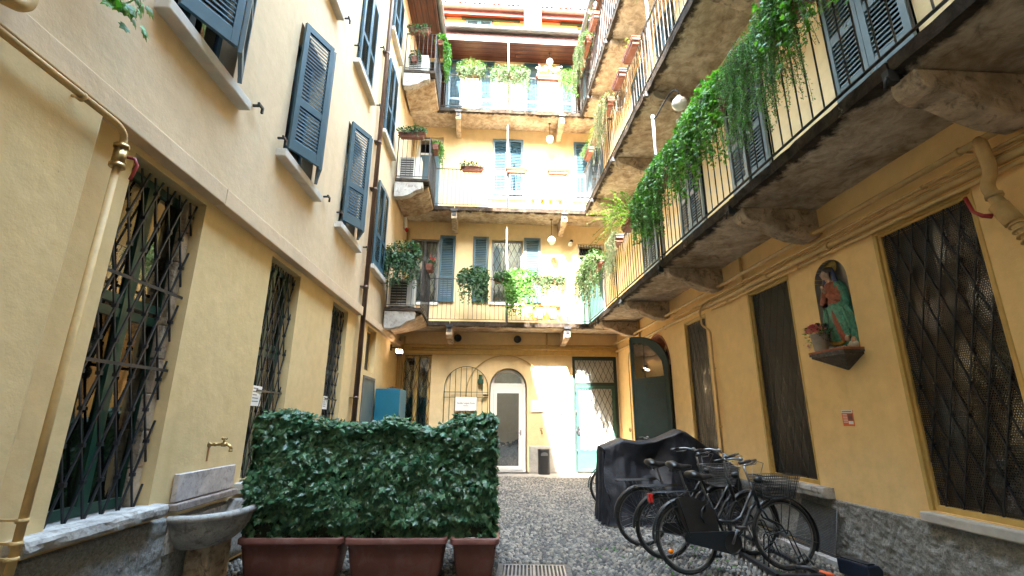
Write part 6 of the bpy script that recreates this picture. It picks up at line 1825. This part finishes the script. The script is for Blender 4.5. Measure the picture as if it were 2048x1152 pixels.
    if basket:
        bx0, bx1, z0, z1 = (.93,1.24,.70,.93)
        mb = MB(); tx = .04
        top_ = [(bx0-tx,-.19,z1),(bx1+tx,-.17,z1),(bx1+tx,.17,z1),(bx0-tx,.19,z1)]; bot_ = [(bx0+.03,-.13,z0),(bx1-.03,-.12,z0),(bx1-.03,.12,z0),(bx0+.03,.13,z0)]
        top_ = [Vector(p)-o0 for p in top_]; bot_ = [Vector(p)-o0 for p in bot_]
        for L_ in (top_, bot_):
            for i in range(4): mb.tube([L_[i], L_[(i+1) % 4]], .005, 6)
        for i in range(4):
            a0, a1, b0, b1 = top_[i], top_[(i+1) % 4], bot_[i], bot_[(i+1) % 4]
            n = 16
            for k in range(n+1): mb.tube([a0.lerp(a1,k/n), b0.lerp(b1,k/n)], .0028, 4, caps=False)
            for k in range(1, 8): mb.tube([a0.lerp(b0,k/8), a1.lerp(b1,k/8)], .0028, 4, caps=False)
        for k in range(1, 10): mb.tube([bot_[0].lerp(bot_[3],k/10), bot_[1].lerp(bot_[2],k/10)], .0028, 4, caps=False)
        mb.tube([Vector((bx0-.02,0,z0+.05))-o0, HT-o0+Vector((.02,0,-.06))], .009, 6)
        for y in (-.08,.08): mb.tube([Vector((bx1-.05,y,z0))-o0, FH-o0+Vector((0,y*.7,0))], .005, 6)
        mb.build('basket', M[basket], fk, fix=False)
    mb = MB(); mb.tube([(.40,.03,.27),(.30,.10,.14),(.26,.17,.012)], .008, 6); mb.build('kickstand', M['iron'], t)
    return t
def bmat(x, y, rz): return Matrix.Translation((x, y, 0)) @ Matrix.Rotation(R(rz), 4, 'Z')
bicycle('dark blue town bicycle with a black wire basket and skirt guard, nearest the viewer', bmat(2.03,5.30,7), 'bike', 'iron', True, True, 'swept', -3, -6, tail=True)
bicycle('dusty dark bicycle with a rear rack parked second from the viewer', bmat(1.98,5.86,5), 'bike_black', None, False, True, 'swept', 3, 8, True, False, True, .06)
bicycle('dusty dark bicycle with a grey basket parked third, beside the covered scooter', bmat(1.90,6.42,6), 'bike_black', 'lead', False, True, 'swept', 3, 5, False, False, True, .04)
bicycle('green bicycle half hidden behind the black cover, its rear wheel showing', bmat(2.12,9.15,2), 'dark_green', None, False, False, 'flat', 2, -8, True, False, False, .1)

# ------------------------------------------------------------------ the bicycle rack
t = thing('bicycle_rack', 'low black bicycle rack with upright hoops under the front wheels', 'bicycle rack', Matrix.Translation((3.12,6.0,0)) @ Matrix.Rotation(R(-3),4,'Z'))
mb = MB(); mb.bar((-.22,-.85,.03),(-.22,1.0,.03),.05,.03); mb.bar((.22,-.85,.03),(.22,1.0,.03),.05,.03); mb.bar((-.22,-.85,.03),(.22,-.85,.03),.05,.03); mb.bar((-.22,1.0,.03),(.22,1.0,.03),.05,.03)
mb.build('base', M['iron'], t)
for k, y in enumerate((-.62,-.52,-.08,.02,.45,.55)):
    mb = MB(); mb.tube(bend([(-.20,y,.03),(-.16,y,.34),(.06,y,.40),(.20,y,.03)], .04), .007, 6); mb.build('hoop', M['iron'], t)
t = thing('bike_lock', 'black bicycle lock with an orange end lying on the stones by the front wheel', 'lock', Matrix.Translation((3.27,5.25,.0)) @ Matrix.Rotation(R(-28),4,'Z'))
mb = MB(); mb.tube([(-.16,.02,.05),(-.05,.03,.06),(.06,.0,.04)], .022, 8); mb.tube([(-.12,.02,.05),(-.14,.10,.12),(-.05,.14,.16),(.02,.08,.08)], .012, 8); mb.build('body', M['black_plastic'], t)
MB().tube([(.05,.0,.042),(.17,-.03,.028)], .020, 10).build('grip', simple('orange rubber', (.70,.12,.03), .5), t)
t = thing('wire_panel', 'grey wire mesh panel leaning on the rough plinth behind the front wheels', 'panel', at(F_R, 8.42, .12, 0))
mb = MB(); mb.add([(-.34,-.10,.01),(.38,-.10,.01),(.30,.07,.52),(-.30,.07,.56)], [(0,1,2,3)]); mb.build('mesh', M['perf_panel'], t)
mb = MB(); mb.tube([(-.34,-.10,.012),(.38,-.10,.012),(.30,.07,.52),(-.30,.07,.56)], .006, 6, closed=True); mb.build('rim', M['lead'], t)
t = thing('plastic_box', 'dark blue plastic box with a sloping lid beside the rough plinth', 'box', at(F_R, 9.30, .33, 0, R(12)))
mb = MB(); mb.prism([(-.09,0),(.09,0),(.10,.10),(.05,.145),(-.10,.145)], 'x', -.17, .17); mb.build('body', simple('dark blue plastic', (.012,.018,.035), .35, var=.2), t, bevel=.014)
MB().box(-.15,.15,-.075,.03,.146,.158).build('lid', M['black_plastic'], t, bevel=.006)
MB().box(-.6,.6,-.05,.05,0,.05).build('kerb', M['stone'], None)
kb = bpy.data.objects['kerb']; kb.matrix_world = at(F_R, 8.5, .28, 0); kb['kind'] = 'structure'
t = thing('drain_cover', 'rusty iron drain grating set in the cobblestones', 'drain', Matrix.Translation((.455,5.44,.0)) @ Matrix.Rotation(R(-4),4,'Z'))
mb = MB(); mb.box(-.38,.38,-.26,-.20,-.03,.004); mb.box(-.38,.38,.20,.26,-.03,.004); mb.box(-.38,-.32,-.20,.20,-.03,.004); mb.box(.32,.38,-.20,.20,-.03,.004); mb.build('stone_frame', M['slate'], t, bevel=.006)
mb = MB(); mb.box(-.32,.32,-.20,-.18,-.02,.010); mb.box(-.32,.32,.18,.20,-.02,.010)
for k in range(17):
    x = -.31+k*.0385; mb.box(x,x+.016,-.18,.18,-.02,.009)
mb.box(-.012,.012,-.18,.18,-.02,.011)
mb.build('grating', M['lead'], t)

# ------------------------------------------------------------------ the covered scooter
t = thing('covered_scooter', 'scooter hidden under a creased black waterproof cover', 'cover', Matrix.Translation((2.72,7.95,0)))
NU, NV = 150, 96
def hprof(u):
    pts = [(0,1.10),(.08,1.18),(.14,1.22),(.24,1.20),(.38,1.22),(.50,1.30),(.58,1.36),(.62,1.345),(.72,1.20),(.82,1.06),(.93,.90),(1,.82)]
    for (a,b),(c,d) in zip(pts[:-1],pts[1:]):
        if u <= c: return b+(d-b)*(u-a)/(c-a)
    return .78
def facet(x, y, seed):
    """creased sheet: flat facets between sharp ridges"""
    p = Vector((x, y, seed)); d, pts = noise.voronoi(p)
    return (d[1]-d[0])
vs = []
for i in range(NU+1):
    u = i/NU; h = hprof(u)
    x = -.96+2.12*u
    for j in range(NV+1):
        v = j/NV*2-1          # -1 near hem .. 0 ridge .. 1 far hem
        a = abs(v); sgn = -1 if v < 0 else 1
        wt = .20+.08*math.sin(u*3.1); wb = .42+.07*math.sin(u*5+1)
        if a < .24: yy = wt*a/.24; zz = h-.035*(a/.24)**2
        else:
            q = (a-.24)/.76; yy = wt+(wb-wt)*q**1.2; zz = (h-.035)*(1-q)+.012*q
        # a few broad tension folds that fan out from the two supports, and slack between them
        fold = 0
        for (pu, n_, s0) in ((.12,4,.7),(.58,4,.9),(.93,3,.5)):
            du = (u-pu)*1.98; rr_ = math.hypot(du, a*1.1); th = math.atan2(du, a*1.1+.02)
            tri = abs(((th*n_/math.pi+.37) % 1.0)*2-1)*2-1
            fold += s0*tri*min(1, rr_/.35)*math.exp(-(du/.55)**2)
        f1 = facet(u*3.4+sgn*3, a*1.6, 1.0); f2 = facet(u*8+sgn*5, a*4.5, 4.0)
        crease = (f1-.35)*1.0+(f2-.3)*.62+.25*noise.noise(Vector((u*16,a*9,sgn)))
        amp = min(1, a/.3)*(.45+.55*a)
        sag = math.sin(min(1,max(0,(u-.14)/.43))*math.pi)
        y = sgn*(yy+.050*amp*fold+.055*crease*min(1,a*2.5))
        z = zz-(.020*crease+.006*fold)*max(0, 1-a*1.4)-.035*sag*max(0, 1-a*2.2)
        if sgn < 0:
            dip = math.exp(-((u-.36)/.17)**2)*math.exp(-((a-.45)/.20)**2); y += .16*dip
            y -= .05*math.exp(-((u-.13)/.05)**2)*min(1,a*2)
        xx = x
        if u < .05: k = 1-u/.05; xx = x-.02*k+.03*k*math.sin(v*7+zz*4); y *= 1-.10*k**2
        if u > .95: k = (u-.95)/.05; y *= 1-.25*k
        vs.append((xx+.02*crease*a, y, max(.012, z)))
fs = [(i*(NV+1)+j, i*(NV+1)+j+1, (i+1)*(NV+1)+j+1, (i+1)*(NV+1)+j) for i in range(NU) for j in range(NV)]
K = NV+1
# end skirts
for i0, sx_ in ((0,-1),(NU,1)):
    ring = [vs[i0*K+j] for j in range(K)]; b = len(vs)
    R_ = 14
    for r_ in range(1, R_+1):
        q = r_/R_
        for j, p in enumerate(ring):
            cz = p[2]*(1-q)+.012*q; cxx = p[0]+sx_*(.05*q+.022*math.sin(j*.55+q*3)*q+.03*noise.noise(Vector((j*.2,q*3,sx_))))
            vs.append((cxx, p[1]*(1-.0*q), max(.012, min(p[2], cz))))
    prev = [i0*K+j for j in range(K)]
    for r_ in range(R_):
        cur = [b+r_*K+j for j in range(K)]
        fs += [(prev[j], prev[j+1], cur[j+1], cur[j]) for j in range(K-1)]
        prev = cur
MB().add(vs, fs, 0, True).build('cover_cloth', M['cover'], t, fix=False)
mb = MB(); mb.bar((-.40,-.13,1.175),(-.33,-.14,1.175),.03,.004); mb.build('label_patch', M['rim'], t)

# ------------------------------------------------------------------ litter and moss tufts between the stones
f = Fol()
for _ in range(90):
    x, y = (random.uniform(-.4, 1.0), random.uniform(4.6, 6.6)) if random.random() < .5 else (random.uniform(.0, 3.6), random.uniform(4.5, 13.5))
    f.leaf((x, y, .016), (random.gauss(0,1), random.gauss(0,1), .05), (random.gauss(0,.2), random.gauss(0,.2), 1), random.uniform(.025, .05))
V, F = leaves(np.array(f.P), np.array(f.T), np.array(f.N), np.array(f.S), 'oval')
o = np_mesh('fallen_leaves', V, F, M['dry']); o['kind'] = 'stuff'
f = Fol()
for _ in range(70):
    cx_, cy_ = random.uniform(.9, 3.0), random.uniform(4.5, 6.4)
    for k in range(7): f.leaf((cx_+random.gauss(0,.012), cy_+random.gauss(0,.012), -.002), (random.gauss(0,.5), random.gauss(0,.5), 1), (random.gauss(0,1), random.gauss(0,1), .2), random.uniform(.012, .028))
V, F = leaves(np.array(f.P), np.array(f.T), np.array(f.N), np.array(f.S), 'oval')
o = np_mesh('moss', V, F, M['vine']); o['kind'] = 'stuff'
